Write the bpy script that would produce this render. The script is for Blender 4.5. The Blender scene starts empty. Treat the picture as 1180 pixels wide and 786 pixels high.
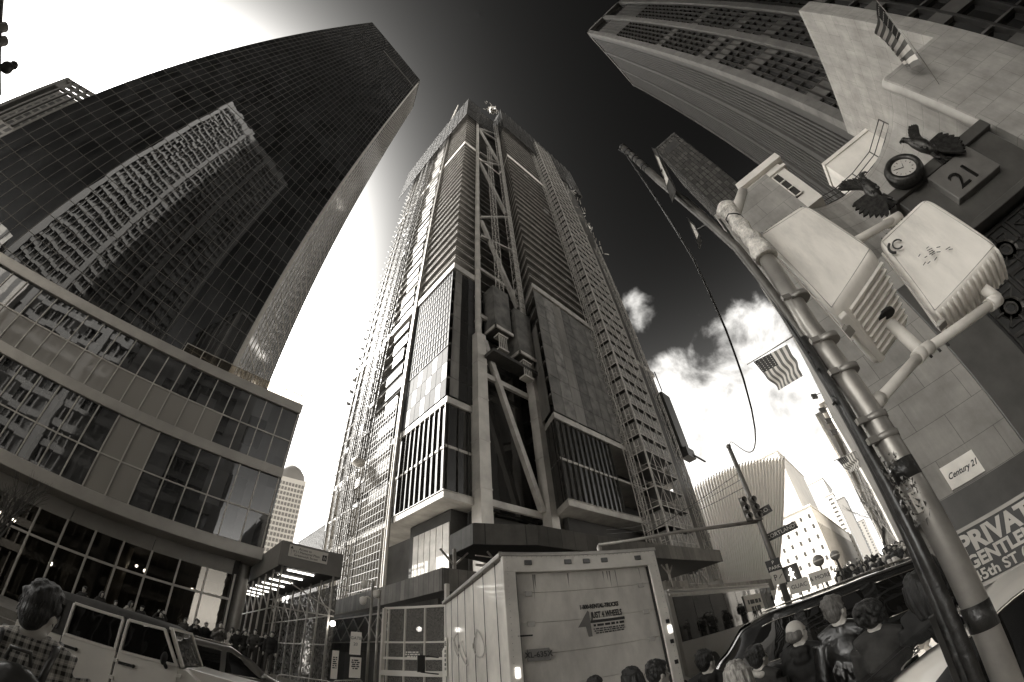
import bpy, bmesh, math, random
from mathutils import Vector, Matrix
random.seed(7)
R_ = math.radians
sc = bpy.context.scene
COL = sc.collection

# ---------------------------------------------------------------- camera
# world axes: +X runs up the avenue (away, to the right), +Y runs across the avenue to the far side, +Z up
F_PX = 450.0                    # stereographic fisheye, in pixels of a 1180 px wide frame
PITCH, ROLL, HEAD = R_(44.4), R_(-5.75), R_(43.5)
CAM = Vector((0, 0, 1.75))
_z = Vector((math.sin(ROLL) * math.cos(PITCH), math.cos(ROLL) * math.cos(PITCH), math.sin(PITCH)))
_f = Vector((0, 0, 1)); _y = (_f - _z * _f.dot(_z)).normalized(); _x = _y.cross(_z)
if _x.x < 0: _x = -_x
def _w(c):                      # camera (right, up, forward) to world
    a, b, z = c.dot(_x), c.dot(_y), c.dot(_z)
    return Vector((a * math.sin(HEAD) + b * math.cos(HEAD), -a * math.cos(HEAD) + b * math.sin(HEAD), z))
cr, cu, cf = _w(Vector((1, 0, 0))), _w(Vector((0, 1, 0))), _w(Vector((0, 0, 1)))
cd = bpy.data.cameras.new('camera'); cam = bpy.data.objects.new('camera', cd); COL.objects.link(cam)
cam.matrix_world = Matrix(((cr.x, cu.x, -cf.x, 0), (cr.y, cu.y, -cf.y, 0), (cr.z, cu.z, -cf.z, CAM.z), (0, 0, 0, 1)))
cd.type = 'PANO'; cd.sensor_fit = 'HORIZONTAL'; cd.sensor_width = 36; cd.sensor_height = 36 * 682 / 1024
cd.clip_start = .05; cd.clip_end = 5000
cc = cd; cc.panorama_type = 'FISHEYE_LENS_POLYNOMIAL'; cc.fisheye_fov = R_(200)
cc.fisheye_polynomial_k0 = 0.0; cc.fisheye_polynomial_k1 = -0.072831853; cc.fisheye_polynomial_k2 = -1.5994501e-05
cc.fisheye_polynomial_k3 = 3.7321688e-05; cc.fisheye_polynomial_k4 = -5.9091136e-07
sc.camera = cam

# ---------------------------------------------------------------- daylight: low western sun, clear sky seen through a deep red filter
SUN_AZ, SUN_EL = -71.0, 41.0                       # degrees right of the camera heading, above the horizon
_h = HEAD - R_(SUN_AZ)
SUN = Vector((math.cos(_h) * math.cos(R_(SUN_EL)), math.sin(_h) * math.cos(R_(SUN_EL)), math.sin(R_(SUN_EL))))
def heading(az, el=0.0):
    h = HEAD - R_(az)
    return Vector((math.cos(h) * math.cos(R_(el)), math.sin(h) * math.cos(R_(el)), math.sin(R_(el))))
W = bpy.data.worlds.new('World'); sc.world = W; W.use_nodes = True
nt = W.node_tree; N, LK = nt.nodes, nt.links; N.clear()
def nd(t, **k):
    n = N.new(t)
    for a, v in k.items():
        if a.startswith('i_'): n.inputs[int(a[2:])].default_value = v
        else: setattr(n, a, v)
    return n
def mth(op, a, b=None, c=None, clamp=False):
    n = N.new('ShaderNodeMath'); n.operation = op; n.use_clamp = clamp
    for i, v in enumerate((a, b, c)):
        if v is None: continue
        if isinstance(v, (int, float)): n.inputs[i].default_value = v
        else: LK.new(v, n.inputs[i])
    return n.outputs[0]
sky = nd('ShaderNodeTexSky', sky_type='NISHITA', sun_disc=False)
sky.sun_elevation = R_(SUN_EL); sky.sun_rotation = math.atan2(SUN.x, SUN.y)
sky.air_density = 1.0; sky.dust_density = 1.6; sky.ozone_density = 1.0
sep = nd('ShaderNodeSeparateColor'); LK.new(sky.outputs[0], sep.inputs[0])
red = sep.outputs[0]
sv = mth('MULTIPLY', mth('POWER', mth('DIVIDE', red, 4.0), 3.5), 1.85)
tc = nd('ShaderNodeTexCoord')
sxyz = nd('ShaderNodeSeparateXYZ'); LK.new(tc.outputs['Generated'], sxyz.inputs[0])
hz = mth('POWER', mth('SUBTRACT', 1.0, mth('ABSOLUTE', sxyz.outputs[2]), clamp=True), 5.0)   # bright low haze
sv = mth('MINIMUM', mth('ADD', sv, mth('MULTIPLY', hz, 3.2)), 8.5)
# clouds: broken cumulus low over the north end of the avenue and thin wisps beside the tower
mp = nd('ShaderNodeVectorMath', operation='NORMALIZE'); LK.new(tc.outputs['Generated'], mp.inputs[0])
noi = nd('ShaderNodeTexNoise'); noi.inputs["Scale"].default_value = 6.5; noi.inputs['Detail'].default_value = 9; noi.inputs['Roughness'].default_value = .58
noi.inputs['Distortion'].default_value = .25
LK.new(mp.outputs[0], noi.inputs['Vector'])
def bank(az, el, inner, outer):
    d = nd('ShaderNodeVectorMath', operation='DOT_PRODUCT'); LK.new(mp.outputs[0], d.inputs[0]); d.inputs[1].default_value = heading(az, el)
    r = nd('ShaderNodeMapRange', interpolation_type='SMOOTHSTEP'); LK.new(d.outputs['Value'], r.inputs[0])
    r.inputs[1].default_value = math.cos(R_(outer)); r.inputs[2].default_value = math.cos(R_(inner))
    return r.outputs[0]
m = None
for b in ((35, 21, 8, 20.5, .92), (40, 32, 2, 12, .72), (27, 26, 6, 16, .88), (50, 14, 8, 20, .82), (22, 43.5, .5, 8.5, .52)):
    o = mth('MULTIPLY', bank(*b[:4]), b[4]); m = o if m is None else mth('MAXIMUM', m, o)
cl = mth('ADD', mth('MULTIPLY', mth('SUBTRACT', noi.outputs[0], .5), 1.7), mth('SUBTRACT', m, .5))
cr_ = nd('ShaderNodeMapRange', interpolation_type='SMOOTHSTEP'); LK.new(cl, cr_.inputs[0]); cr_.inputs[1].default_value = 0.0; cr_.inputs[2].default_value = .5
mix = nd('ShaderNodeMix', data_type='FLOAT'); LK.new(cr_.outputs[0], mix.inputs[0]); LK.new(sv, mix.inputs[2]); mix.inputs[3].default_value = 1.2
cmb = nd('ShaderNodeCombineColor')
for i, k in enumerate((1.0, .975, .93)): LK.new(mth('MULTIPLY', mix.outputs[0], k), cmb.inputs[i])
bg = nd('ShaderNodeBackground'); bg.inputs[1].default_value = .12; LK.new(cmb.outputs[0], bg.inputs[0])
wo = nd('ShaderNodeOutputWorld'); LK.new(bg.outputs[0], wo.inputs[0])
sl = bpy.data.lights.new('sun', 'SUN'); sl.energy = 2.0; sl.angle = R_(.5); sl.color = (1, .97, .92)
so = bpy.data.objects.new('sun', sl); COL.objects.link(so); so.rotation_euler = SUN.to_track_quat('Z', 'Y').to_euler()
vs = sc.view_settings; vs.view_transform = 'Standard'; vs.look = 'None'; vs.gamma = 1; vs.exposure = 3.45; vs.use_curve_mapping = False
sc.render.film_transparent = False
sc.cycles.max_bounces = 6; sc.cycles.diffuse_bounces = 3; sc.cycles.glossy_bounces = 3; sc.cycles.transmission_bounces = 4; sc.cycles.transparent_max_bounces = 10
sc.cycles.use_denoising = True; sc.cycles.sample_clamp_indirect = 6

# ---------------------------------------------------------------- materials (the photograph is a warm black and white print: every surface is a warm grey)
def warm(g): return (g, g * .95, g * .87, 1)
MATS = {}
def mat(name, g, rough=.7, metal=0.0, noise=0.0, scale=3.0, bump=0.0, spec=.5, stretch=None, coat=0.0, emit=0.0, dirt=0.0, g2=None):
    if name in MATS: return MATS[name]
    m = bpy.data.materials.new(name); m.use_nodes = True; t = m.node_tree; b = t.nodes['Principled BSDF']
    b.inputs['Base Color'].default_value = warm(g); b.inputs['Roughness'].default_value = rough; b.inputs['Metallic'].default_value = metal
    b.inputs['Specular IOR Level'].default_value = spec; b.inputs['Coat Weight'].default_value = coat; b.inputs['Coat Roughness'].default_value = .05
    if emit: b.inputs['Emission Color'].default_value = warm(1); b.inputs['Emission Strength'].default_value = emit
    if noise or bump or dirt:
        tc_ = t.nodes.new('ShaderNodeTexCoord'); mp_ = t.nodes.new('ShaderNodeMapping'); t.links.new(tc_.outputs['Object'], mp_.inputs[0])
        if stretch: mp_.inputs['Scale'].default_value = stretch
        n = t.nodes.new('ShaderNodeTexNoise'); n.inputs['Scale'].default_value = scale; n.inputs['Detail'].default_value = 6; n.inputs['Roughness'].default_value = .6
        t.links.new(mp_.outputs[0], n.inputs['Vector'])
        if noise or dirt:
            r = t.nodes.new('ShaderNodeValToRGB'); lo = g * (1 - noise); hi = min(1, g * (1 + noise)) if g2 is None else g2
            r.color_ramp.elements[0].position = .32; r.color_ramp.elements[1].position = .68
            r.color_ramp.elements[0].color = warm(lo); r.color_ramp.elements[1].color = warm(hi)
            t.links.new(n.outputs[0], r.inputs[0]); out = r.outputs[0]
            if dirt:
                n2 = t.nodes.new('ShaderNodeTexNoise'); n2.inputs['Scale'].default_value = scale * .35; n2.inputs['Detail'].default_value = 9; n2.inputs['Roughness'].default_value = .7
                t.links.new(mp_.outputs[0], n2.inputs['Vector'])
                r2 = t.nodes.new('ShaderNodeMapRange'); r2.inputs[1].default_value = .5; r2.inputs[2].default_value = .72; r2.inputs[4].default_value = dirt
                t.links.new(n2.outputs[0], r2.inputs[0])
                mx = t.nodes.new('ShaderNodeMix'); mx.data_type = 'RGBA'; mx.inputs[7].default_value = warm(g * .35)
                t.links.new(r2.outputs[0], mx.inputs[0]); t.links.new(out, mx.inputs[6]); out = mx.outputs[2]
            t.links.new(out, b.inputs['Base Color'])
        if bump:
            bp = t.nodes.new('ShaderNodeBump'); bp.inputs['Strength'].default_value = bump; bp.inputs['Distance'].default_value = .02
            t.links.new(n.outputs[0], bp.inputs['Height']); t.links.new(bp.outputs[0], b.inputs['Normal'])
    MATS[name] = m; return m
def grid_mat(name, g, gl, w, h, line=.08, rough=.6, spec=.5, vary=.25, metal=0.0, off=.0, bump=0.0):
    """jointed cladding: a brick texture over (x+y, z) of the object, so it runs on upright walls of either direction"""
    if name in MATS: return MATS[name]
    m = bpy.data.materials.new(name); m.use_nodes = True; t = m.node_tree; b = t.nodes['Principled BSDF']
    tc_ = t.nodes.new('ShaderNodeTexCoord'); s_ = t.nodes.new('ShaderNodeSeparateXYZ'); t.links.new(tc_.outputs['Object'], s_.inputs[0])
    a_ = t.nodes.new('ShaderNodeMath'); t.links.new(s_.outputs[0], a_.inputs[0]); t.links.new(s_.outputs[1], a_.inputs[1])
    c_ = t.nodes.new('ShaderNodeCombineXYZ'); t.links.new(a_.outputs[0], c_.inputs[0]); t.links.new(s_.outputs[2], c_.inputs[1])
    br = t.nodes.new('ShaderNodeTexBrick'); t.links.new(c_.outputs[0], br.inputs['Vector'])
    br.offset = off; br.squash = 1; br.inputs['Scale'].default_value = 1; br.inputs['Brick Width'].default_value = w; br.inputs['Row Height'].default_value = h
    br.inputs['Mortar Size'].default_value = line / 2; br.inputs['Mortar Smooth'].default_value = .1; br.inputs['Bias'].default_value = 0
    br.inputs['Color1'].default_value = warm(g * (1 - vary)); br.inputs['Color2'].default_value = warm(min(.95, g * (1 + vary))); br.inputs['Mortar'].default_value = warm(gl)
    n = t.nodes.new('ShaderNodeTexNoise'); n.inputs['Scale'].default_value = .9; n.inputs['Detail'].default_value = 8; n.inputs['Roughness'].default_value = .65
    t.links.new(tc_.outputs['Object'], n.inputs['Vector'])
    r = t.nodes.new('ShaderNodeMapRange'); r.inputs[1].default_value = .3; r.inputs[2].default_value = .72; r.inputs[3].default_value = .66; r.inputs[4].default_value = 1.12
    t.links.new(n.outputs[0], r.inputs[0])
    mp2 = t.nodes.new('ShaderNodeMapping'); mp2.inputs['Scale'].default_value = (2.2, 2.2, .12); t.links.new(tc_.outputs['Object'], mp2.inputs[0])   # rain streaks
    n3 = t.nodes.new('ShaderNodeTexNoise'); n3.inputs['Scale'].default_value = 1.3; n3.inputs['Detail'].default_value = 7; n3.inputs['Roughness'].default_value = .7; t.links.new(mp2.outputs[0], n3.inputs['Vector'])
    r3 = t.nodes.new('ShaderNodeMapRange'); r3.inputs[1].default_value = .42; r3.inputs[2].default_value = .68; r3.inputs[3].default_value = 1.03; r3.inputs[4].default_value = .86; t.links.new(n3.outputs[0], r3.inputs[0])
    m3 = t.nodes.new('ShaderNodeMath'); m3.operation = 'MULTIPLY'; t.links.new(r.outputs[0], m3.inputs[0]); t.links.new(r3.outputs[0], m3.inputs[1])
    mx = t.nodes.new('ShaderNodeVectorMath'); mx.operation = 'SCALE'; t.links.new(br.outputs['Color'], mx.inputs[0]); t.links.new(m3.outputs[0], mx.inputs['Scale'])
    t.links.new(mx.outputs[0], b.inputs['Base Color'])
    b.inputs['Roughness'].default_value = rough; b.inputs['Specular IOR Level'].default_value = spec; b.inputs['Metallic'].default_value = metal
    if bump:
        bp = t.nodes.new('ShaderNodeBump'); bp.inputs['Strength'].default_value = bump; bp.inputs['Distance'].default_value = .02; bp.invert = True
        t.links.new(br.outputs['Fac'], bp.inputs['Height']); t.links.new(bp.outputs[0], b.inputs['Normal'])
    MATS[name] = m; return m
def mirror_glass(name, g=.02, ior=2.1, rough=.015, wob=.12, scale=.35, pane=None):
    """coated curtain-wall glass: dark body, strong reflection, each sheet slightly bowed"""
    if name in MATS: return MATS[name]
    m = bpy.data.materials.new(name); m.use_nodes = True; t = m.node_tree; b = t.nodes['Principled BSDF']
    b.inputs['Base Color'].default_value = warm(g); b.inputs['Roughness'].default_value = rough; b.inputs['IOR'].default_value = ior
    tc_ = t.nodes.new('ShaderNodeTexCoord'); n = t.nodes.new('ShaderNodeTexNoise'); n.inputs['Scale'].default_value = scale; n.inputs['Detail'].default_value = 1.5
    t.links.new(tc_.outputs['Object'], n.inputs['Vector'])
    bp = t.nodes.new('ShaderNodeBump'); bp.inputs['Strength'].default_value = wob; bp.inputs['Distance'].default_value = .25
    t.links.new(n.outputs[0], bp.inputs['Height']); t.links.new(bp.outputs[0], b.inputs['Normal'])
    if pane:                                          # every sheet hangs a little out of true
        s_ = t.nodes.new('ShaderNodeSeparateXYZ'); t.links.new(tc_.outputs['Object'], s_.inputs[0]); cb = t.nodes.new('ShaderNodeCombineXYZ')
        for i, (k, d_) in enumerate(((0, pane[0]), (2, pane[1]))):
            a_ = t.nodes.new('ShaderNodeMath'); a_.operation = 'DIVIDE'; t.links.new(s_.outputs[k], a_.inputs[0]); a_.inputs[1].default_value = d_
            f_ = t.nodes.new('ShaderNodeMath'); f_.operation = 'FLOOR'; t.links.new(a_.outputs[0], f_.inputs[0]); t.links.new(f_.outputs[0], cb.inputs[i])
        wn = t.nodes.new('ShaderNodeTexWhiteNoise'); wn.noise_dimensions = '3D'; t.links.new(cb.outputs[0], wn.inputs['Vector'])
        v1 = t.nodes.new('ShaderNodeVectorMath'); v1.operation = 'SUBTRACT'; t.links.new(wn.outputs['Color'], v1.inputs[0]); v1.inputs[1].default_value = (.5, .5, .5)
        v2 = t.nodes.new('ShaderNodeVectorMath'); v2.operation = 'SCALE'; t.links.new(v1.outputs[0], v2.inputs[0]); v2.inputs['Scale'].default_value = pane[2]
        v3 = t.nodes.new('ShaderNodeVectorMath'); v3.operation = 'ADD'; t.links.new(v2.outputs[0], v3.inputs[0]); t.links.new(bp.outputs[0], v3.inputs[1])
        v4 = t.nodes.new('ShaderNodeVectorMath'); v4.operation = 'NORMALIZE'; t.links.new(v3.outputs[0], v4.inputs[0]); t.links.new(v4.outputs[0], b.inputs['Normal'])
        mr = t.nodes.new('ShaderNodeMapRange'); mr.inputs[3].default_value = g * .5; mr.inputs[4].default_value = g * 2.2; t.links.new(wn.outputs['Value'], mr.inputs[0])
        cc2 = t.nodes.new('ShaderNodeCombineColor')
        for i in range(3): t.links.new(mr.outputs[0], cc2.inputs[i])
        t.links.new(cc2.outputs[0], b.inputs['Base Color'])
    MATS[name] = m; return m
def clear_glass(name, refl=1.0, tint=.75, ior=1.5):
    if name in MATS: return MATS[name]
    m = bpy.data.materials.new(name); m.use_nodes = True; t = m.node_tree; t.nodes.clear()
    o = t.nodes.new('ShaderNodeOutputMaterial'); tr = t.nodes.new('ShaderNodeBsdfTransparent'); gl = t.nodes.new('ShaderNodeBsdfGlossy')
    tr.inputs[0].default_value = warm(tint); gl.inputs[1].default_value = .01; gl.inputs[0].default_value = warm(min(1, refl))
    fr = t.nodes.new('ShaderNodeFresnel'); fr.inputs[0].default_value = ior; mx = t.nodes.new('ShaderNodeMixShader')
    t.links.new(fr.outputs[0], mx.inputs[0]); t.links.new(tr.outputs[0], mx.inputs[1]); t.links.new(gl.outputs[0], mx.inputs[2]); t.links.new(mx.outputs[0], o.inputs[0])
    MATS[name] = m; return m
def net_mat(name, g, cover=.5, scale=60):
    """open safety netting: a weave with see-through holes"""
    if name in MATS: return MATS[name]
    m = bpy.data.materials.new(name); m.use_nodes = True; t = m.node_tree; b = t.nodes['Principled BSDF']
    b.inputs['Base Color'].default_value = warm(g); b.inputs['Roughness'].default_value = .9
    tc_ = t.nodes.new('ShaderNodeTexCoord'); n = t.nodes.new('ShaderNodeTexNoise'); n.inputs['Scale'].default_value = scale; n.inputs['Detail'].default_value = 3
    t.links.new(tc_.outputs['Object'], n.inputs['Vector'])
    r = t.nodes.new('ShaderNodeMapRange'); r.inputs[1].default_value = .42; r.inputs[2].default_value = .58; r.inputs[3].default_value = max(0, cover - .3); r.inputs[4].default_value = min(1, cover + .3)
    t.links.new(n.outputs[0], r.inputs[0]); t.links.new(r.outputs[0], b.inputs['Alpha'])
    MATS[name] = m; return m

# ---------------------------------------------------------------- mesh collector: builds ONE mesh object
class MB:
    def __init__(s): s.v = []; s.f = []; s.sm = []
    def add(s, vs, fs, smooth=False):
        o = len(s.v); s.v += [tuple(v) for v in vs]; s.f += [tuple(i + o for i in f) for f in fs]; s.sm += [smooth] * len(fs); return s
    def box(s, x0, y0, z0, x1, y1, z1):
        x0, x1 = min(x0, x1), max(x0, x1); y0, y1 = min(y0, y1), max(y0, y1); z0, z1 = min(z0, z1), max(z0, z1)
        v = [(x0, y0, z0), (x1, y0, z0), (x1, y1, z0), (x0, y1, z0), (x0, y0, z1), (x1, y0, z1), (x1, y1, z1), (x0, y1, z1)]
        return s.add(v, [(3, 2, 1, 0), (4, 5, 6, 7), (0, 1, 5, 4), (1, 2, 6, 5), (2, 3, 7, 6), (3, 0, 4, 7)])
    def obox(s, c, ax, ay, az):                       # oriented box: centre and three half-extent vectors
        c, ax, ay, az = map(Vector, (c, ax, ay, az)); v = [c + ax * i + ay * j + az * k for k in (-1, 1) for i, j in ((-1, -1), (1, -1), (1, 1), (-1, 1))]
        return s.add(v, [(3, 2, 1, 0), (4, 5, 6, 7), (0, 1, 5, 4), (1, 2, 6, 5), (2, 3, 7, 6), (3, 0, 4, 7)])
    def bar(s, p, q, w, h=None, up=(0, 0, 1)):         # square bar from p to q
        p, q = Vector(p), Vector(q); d = q - p; L = d.length
        if L < 1e-6: return s
        d = d / L; u = Vector(up)
        if abs(d.dot(u)) > .98: u = Vector((1, 0, 0))
        a = d.cross(u).normalized(); b = a.cross(d).normalized(); h = h or w
        return s.obox((p + q) / 2, d * L / 2, a * w / 2, b * h / 2)
    def tube(s, pts, r, n=10, cap=True, smooth=True):
        pts = [Vector(p) for p in pts]; rs = r if isinstance(r, (list, tuple)) else [r] * len(pts); vs = []; a = None
        for i, p in enumerate(pts):
            d = (pts[min(i + 1, len(pts) - 1)] - pts[max(i - 1, 0)]); d = d.normalized() if d.length > 1e-9 else Vector((0, 0, 1))
            if a is None:
                u = Vector((0, 0, 1)) if abs(d.z) < .95 else Vector((1, 0, 0)); a = d.cross(u).normalized()
            else: a = (a - d * a.dot(d)).normalized()
            b = d.cross(a)
            vs += [p + (a * math.cos(2 * math.pi * k / n) + b * math.sin(2 * math.pi * k / n)) * rs[i] for k in range(n)]
        fs = [(i * n + k, i * n + (k + 1) % n, (i + 1) * n + (k + 1) % n, (i + 1) * n + k) for i in range(len(pts) - 1) for k in range(n)]
        s.add(vs, fs, smooth)
        if cap: s.f += [tuple(len(s.v) - len(vs) + k for k in range(n - 1, -1, -1)), tuple(len(s.v) - n + k for k in range(n))]; s.sm += [False, False]
        return s
    def prism(s, poly, z0, z1):
        n = len(poly); v = [(x, y, z0) for x, y in poly] + [(x, y, z1) for x, y in poly]
        return s.add(v, [tuple(range(n - 1, -1, -1)), tuple(range(n, 2 * n))] + [(i, (i + 1) % n, n + (i + 1) % n, n + i) for i in range(n)])
    def slab(s, pts, nrm, t):                          # flat polygon given thickness t along nrm
        pts = [Vector(p) for p in pts]; nrm = Vector(nrm).normalized() * t; n = len(pts)
        return s.add(pts + [p + nrm for p in pts], [tuple(range(n - 1, -1, -1)), tuple(range(n, 2 * n))] + [(i, (i + 1) % n, n + (i + 1) % n, n + i) for i in range(n)])
    def quad(s, a, b, c, d): return s.add([a, b, c, d], [(0, 1, 2, 3)])
    def lathe(s, prof, n=16, c=(0, 0, 0), axis='Z', smooth=True):
        vs = []
        for r, h in prof:
            for k in range(n):
                x, y = r * math.cos(2 * math.pi * k / n), r * math.sin(2 * math.pi * k / n)
                vs.append({'Z': (x, y, h), 'X': (h, x, y), 'Y': (x, h, y)}[axis])
        vs = [(v[0] + c[0], v[1] + c[1], v[2] + c[2]) for v in vs]
        fs = [(i * n + k, i * n + (k + 1) % n, (i + 1) * n + (k + 1) % n, (i + 1) * n + k) for i in range(len(prof) - 1) for k in range(n)]
        return s.add(vs, fs, smooth)
    def ball(s, c, rx, ry=None, rz=None, n=14, m=9):
        ry = ry or rx; rz = rz or rx; vs = []
        for i in range(m + 1):
            p = math.pi * i / m
            for k in range(n): t = 2 * math.pi * k / n; vs.append((c[0] + rx * math.sin(p) * math.cos(t), c[1] + ry * math.sin(p) * math.sin(t), c[2] - rz * math.cos(p)))
        return s.add(vs, [(i * n + k, i * n + (k + 1) % n, (i + 1) * n + (k + 1) % n, (i + 1) * n + k) for i in range(m) for k in range(n)], True)
    def text(s, txt, size, M, ext=.002, italic=0.0, bold=0.0, align='CENTER', sx=1.0):
        """lettering as solid glyphs, laid out in the local x/y plane of matrix M"""
        cu_ = bpy.data.curves.new('glyphs', 'FONT'); cu_.body = txt; cu_.size = size; cu_.extrude = ext; cu_.shear = italic; cu_.offset = bold
        cu_.align_x = align; cu_.align_y = 'CENTER'; cu_.resolution_u = 3
        o = bpy.data.objects.new('glyphs', cu_); COL.objects.link(o); me = o.to_mesh()
        s.add([M @ Vector((v.co.x * sx, v.co.y, v.co.z)) for v in me.vertices], [tuple(p.vertices) for p in me.polygons])
        o.to_mesh_clear(); bpy.data.objects.remove(o); bpy.data.curves.remove(cu_); return s
    def dashes(s, M, widths, size, gap=.3):            # print too small to read, as short bars
        for row, w in enumerate(widths):
            x = -w / 2; y = -row * size * 1.6; k = 0
            while x < w / 2 - size * .5:
                L = min(size * (1.2 + (k * 7 + row * 5) % 4 * .7), w / 2 - x)
                s.add([M @ Vector(p) for p in ((x, y - size / 2, .002), (x + L, y - size / 2, .002), (x + L, y + size / 2, .002), (x, y + size / 2, .002))], [(0, 1, 2, 3)]); x += L + size * gap * 2; k += 1
        return s
    def xf(s, M):
        s.v = [tuple(M @ Vector(v)) for v in s.v]; return s
    def build(s, name, m, parent=None, bevel=0.0, loc=None):
        me = bpy.data.meshes.new(name); me.from_pydata(s.v, [], s.f); me.update()
        if any(s.sm): me.polygons.foreach_set('use_smooth', s.sm)
        for x in (m if isinstance(m, (list, tuple)) else [m]): me.materials.append(x)
        o = bpy.data.objects.new(name, me); COL.objects.link(o)
        if loc is not None: o.location = loc
        if parent is not None:
            o.parent = parent
            if parent.type == 'EMPTY': o.matrix_parent_inverse = parent.matrix_basis.inverted()
        if bevel: b = o.modifiers.new('bevel', 'BEVEL'); b.width = bevel; b.segments = 2; b.limit_method = 'ANGLE'
        return o
def build_each(mb, name, m, parent, bevel=0.0):
    """every loose piece of the collector becomes an object of its own"""
    par = list(range(len(mb.v)))
    def find(i):
        while par[i] != i: par[i] = par[par[i]]; i = par[i]
        return i
    for f in mb.f:
        for i in f[1:]: par[find(i)] = find(f[0])
    gr = {}
    for k, f in enumerate(mb.f): gr.setdefault(find(f[0]), []).append(k)
    for ks in gr.values():
        idx = {}; q = MB()
        for k in ks:
            for i in mb.f[k]:
                if i not in idx: idx[i] = len(q.v); q.v.append(mb.v[i])
            q.f.append(tuple(idx[i] for i in mb.f[k])); q.sm.append(mb.sm[k])
        q.build(name, m, parent, bevel=bevel)
def tag(o, label=None, cat=None, group=None, kind=None):
    for k, v in (('label', label), ('category', cat), ('group', group), ('kind', kind)):
        if v: o[k] = v
    return o
def empty(name, loc, label, cat, group=None, rz=0.0):
    o = bpy.data.objects.new(name, None); COL.objects.link(o); o.location = loc; o.rotation_euler = (0, 0, rz); o.empty_display_size = .3
    return tag(o, label, cat, group)
def local(parent):                                    # parts are modelled in the thing's own axes
    return parent
def copy_tree(o, parent=None):
    c = o.copy(); COL.objects.link(c); c.parent = parent
    for ch in o.children: copy_tree(ch, c)
    return c
def frame_on(o, x, y, z=None):                        # matrix with given origin and axes
    o, x, y = Vector(o), Vector(x).normalized(), Vector(y).normalized(); z = x.cross(y)
    return Matrix(((x.x, y.x, z.x, o.x), (x.y, y.y, z.y, o.y), (x.z, y.z, z.z, o.z), (0, 0, 0, 1)))
def at(az, d, z=0.0):                                 # a place: degrees right of the camera heading, metres away, height
    h = HEAD - R_(az); return Vector((math.cos(h) * d, math.sin(h) * d, z))
X_, Y_, Z_ = Vector((1, 0, 0)), Vector((0, 1, 0)), Vector((0, 0, 1))

def px(x, y, u=None, v=None, z=None, d=None):         # pixel of the 1180 px frame to a world point on a plane (x=u, y=v, z=z) or d metres away on the ground plan
    a, b = x - 590, 393 - y; r = math.hypot(a, b) + 1e-9; t = 2 * math.atan(r / (2 * F_PX))
    D = cr * (a / r * math.sin(t)) + cu * (b / r * math.sin(t)) + cf * math.cos(t)
    if u is not None: s = u / D.x
    elif v is not None: s = v / D.y
    elif z is not None: s = (z - CAM.z) / D.z
    else: s = d / math.hypot(D.x, D.y)
    return CAM + D * s

# ================================================================ SETTING
asphalt = mat('asphalt', .055, .85, noise=.35, scale=14, bump=.3, dirt=.5)
concrete = mat('sidewalk_concrete', .26, .85, noise=.18, scale=2.5, bump=.15, dirt=.35)
paint = mat('road_paint', .6, .6, noise=.25, scale=8)
def plane(name, x0, y0, x1, y1, z, m):
    return tag(MB().quad((x0, y0, z), (x1, y0, z), (x1, y1, z), (x0, y1, z)).build(name, m), kind='structure')
plane('ground', -1500, -1500, 2500, 1500, -.15, asphalt)
plane('road', -200, 2.5, 900, 19.0, -.145, mat('road_asphalt', .06, .8, noise=.3, scale=6, bump=.3, dirt=.4))
cross = MB()
for k in range(9): cross.box(8.3, 3.2 + k * 1.75, -.14, 11.3, 4.1 + k * 1.75, -.137)
for k in range(40): cross.box(18 + k * 9, 10.7, -.14, 21 + k * 9, 10.83, -.137)
cross.box(12.4, 2.9, -.14, 12.8, 18.8, -.137)
tag(cross.build('road_marking', paint), kind='structure')
def kerbed(name, x0, y0, x1, y1):
    m = MB().box(x0, y0, -.15, x1, y1, 0.0)
    return tag(m.build(name, concrete, bevel=.02), kind='structure')
kerbed('sidewalk', 11.6, -15, 600, 2.5); kerbed('sidewalk', -120, -15, 6.8, 2.5); kerbed('sidewalk', -120, 19.0, 9.4, 120); kerbed('sidewalk', 14.5, 19.0, 600, 140)

steel = mat('painted_steel', .22, .45, noise=.15, scale=2, metal=.3)
alum = mat('aluminium_trim', .45, .45, metal=.25, noise=.1, scale=1.2)
dark_metal = mat('dark_metal', .05, .45, metal=.4, noise=.2, scale=2)

# ================================================================ dark glass tower on the left
A4, B4, C4, D4, E4 = (-50.5, 45.8), (-3.0, 57.6), (4.6, 76.0), (-20.0, 100.0), (-62.0, 92.0)
t4 = empty('glass_tower', (-25, 60, 0), 'tall dark mirror glass office tower rising behind the glass podium, mirroring a gridded tower', 'tower')
H4 = 291.0
def wall_bm(mb, a, b, z0, z1): return mb.quad((a[0], a[1], z0), (b[0], b[1], z0), (b[0], b[1], z1), (a[0], a[1], z1))
mg = mirror_glass('tower_mirror_glass', .012, 2.1, .008, .03, .3, pane=(1.5, 4.15, .006))
mg2 = mirror_glass('tower_side_glass', .10, 1.9, .10, .08, .3)
g = MB(); wall_bm(g, A4, B4, 21, H4); wall_bm(g, E4, A4, 21, H4); g.build('glass_face', mg, t4)
g = MB(); wall_bm(g, B4, C4, 21, H4 - 4); wall_bm(g, C4, D4, 21, H4 - 4); wall_bm(g, D4, E4, 21, H4); g.build('side_face', mg2, t4)
g = MB(); g.add([(p[0], p[1], H4) for p in (A4, B4, C4, D4, E4)], [(0, 1, 2, 3, 4)]); g.build('roof', dark_metal, t4)
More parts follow.
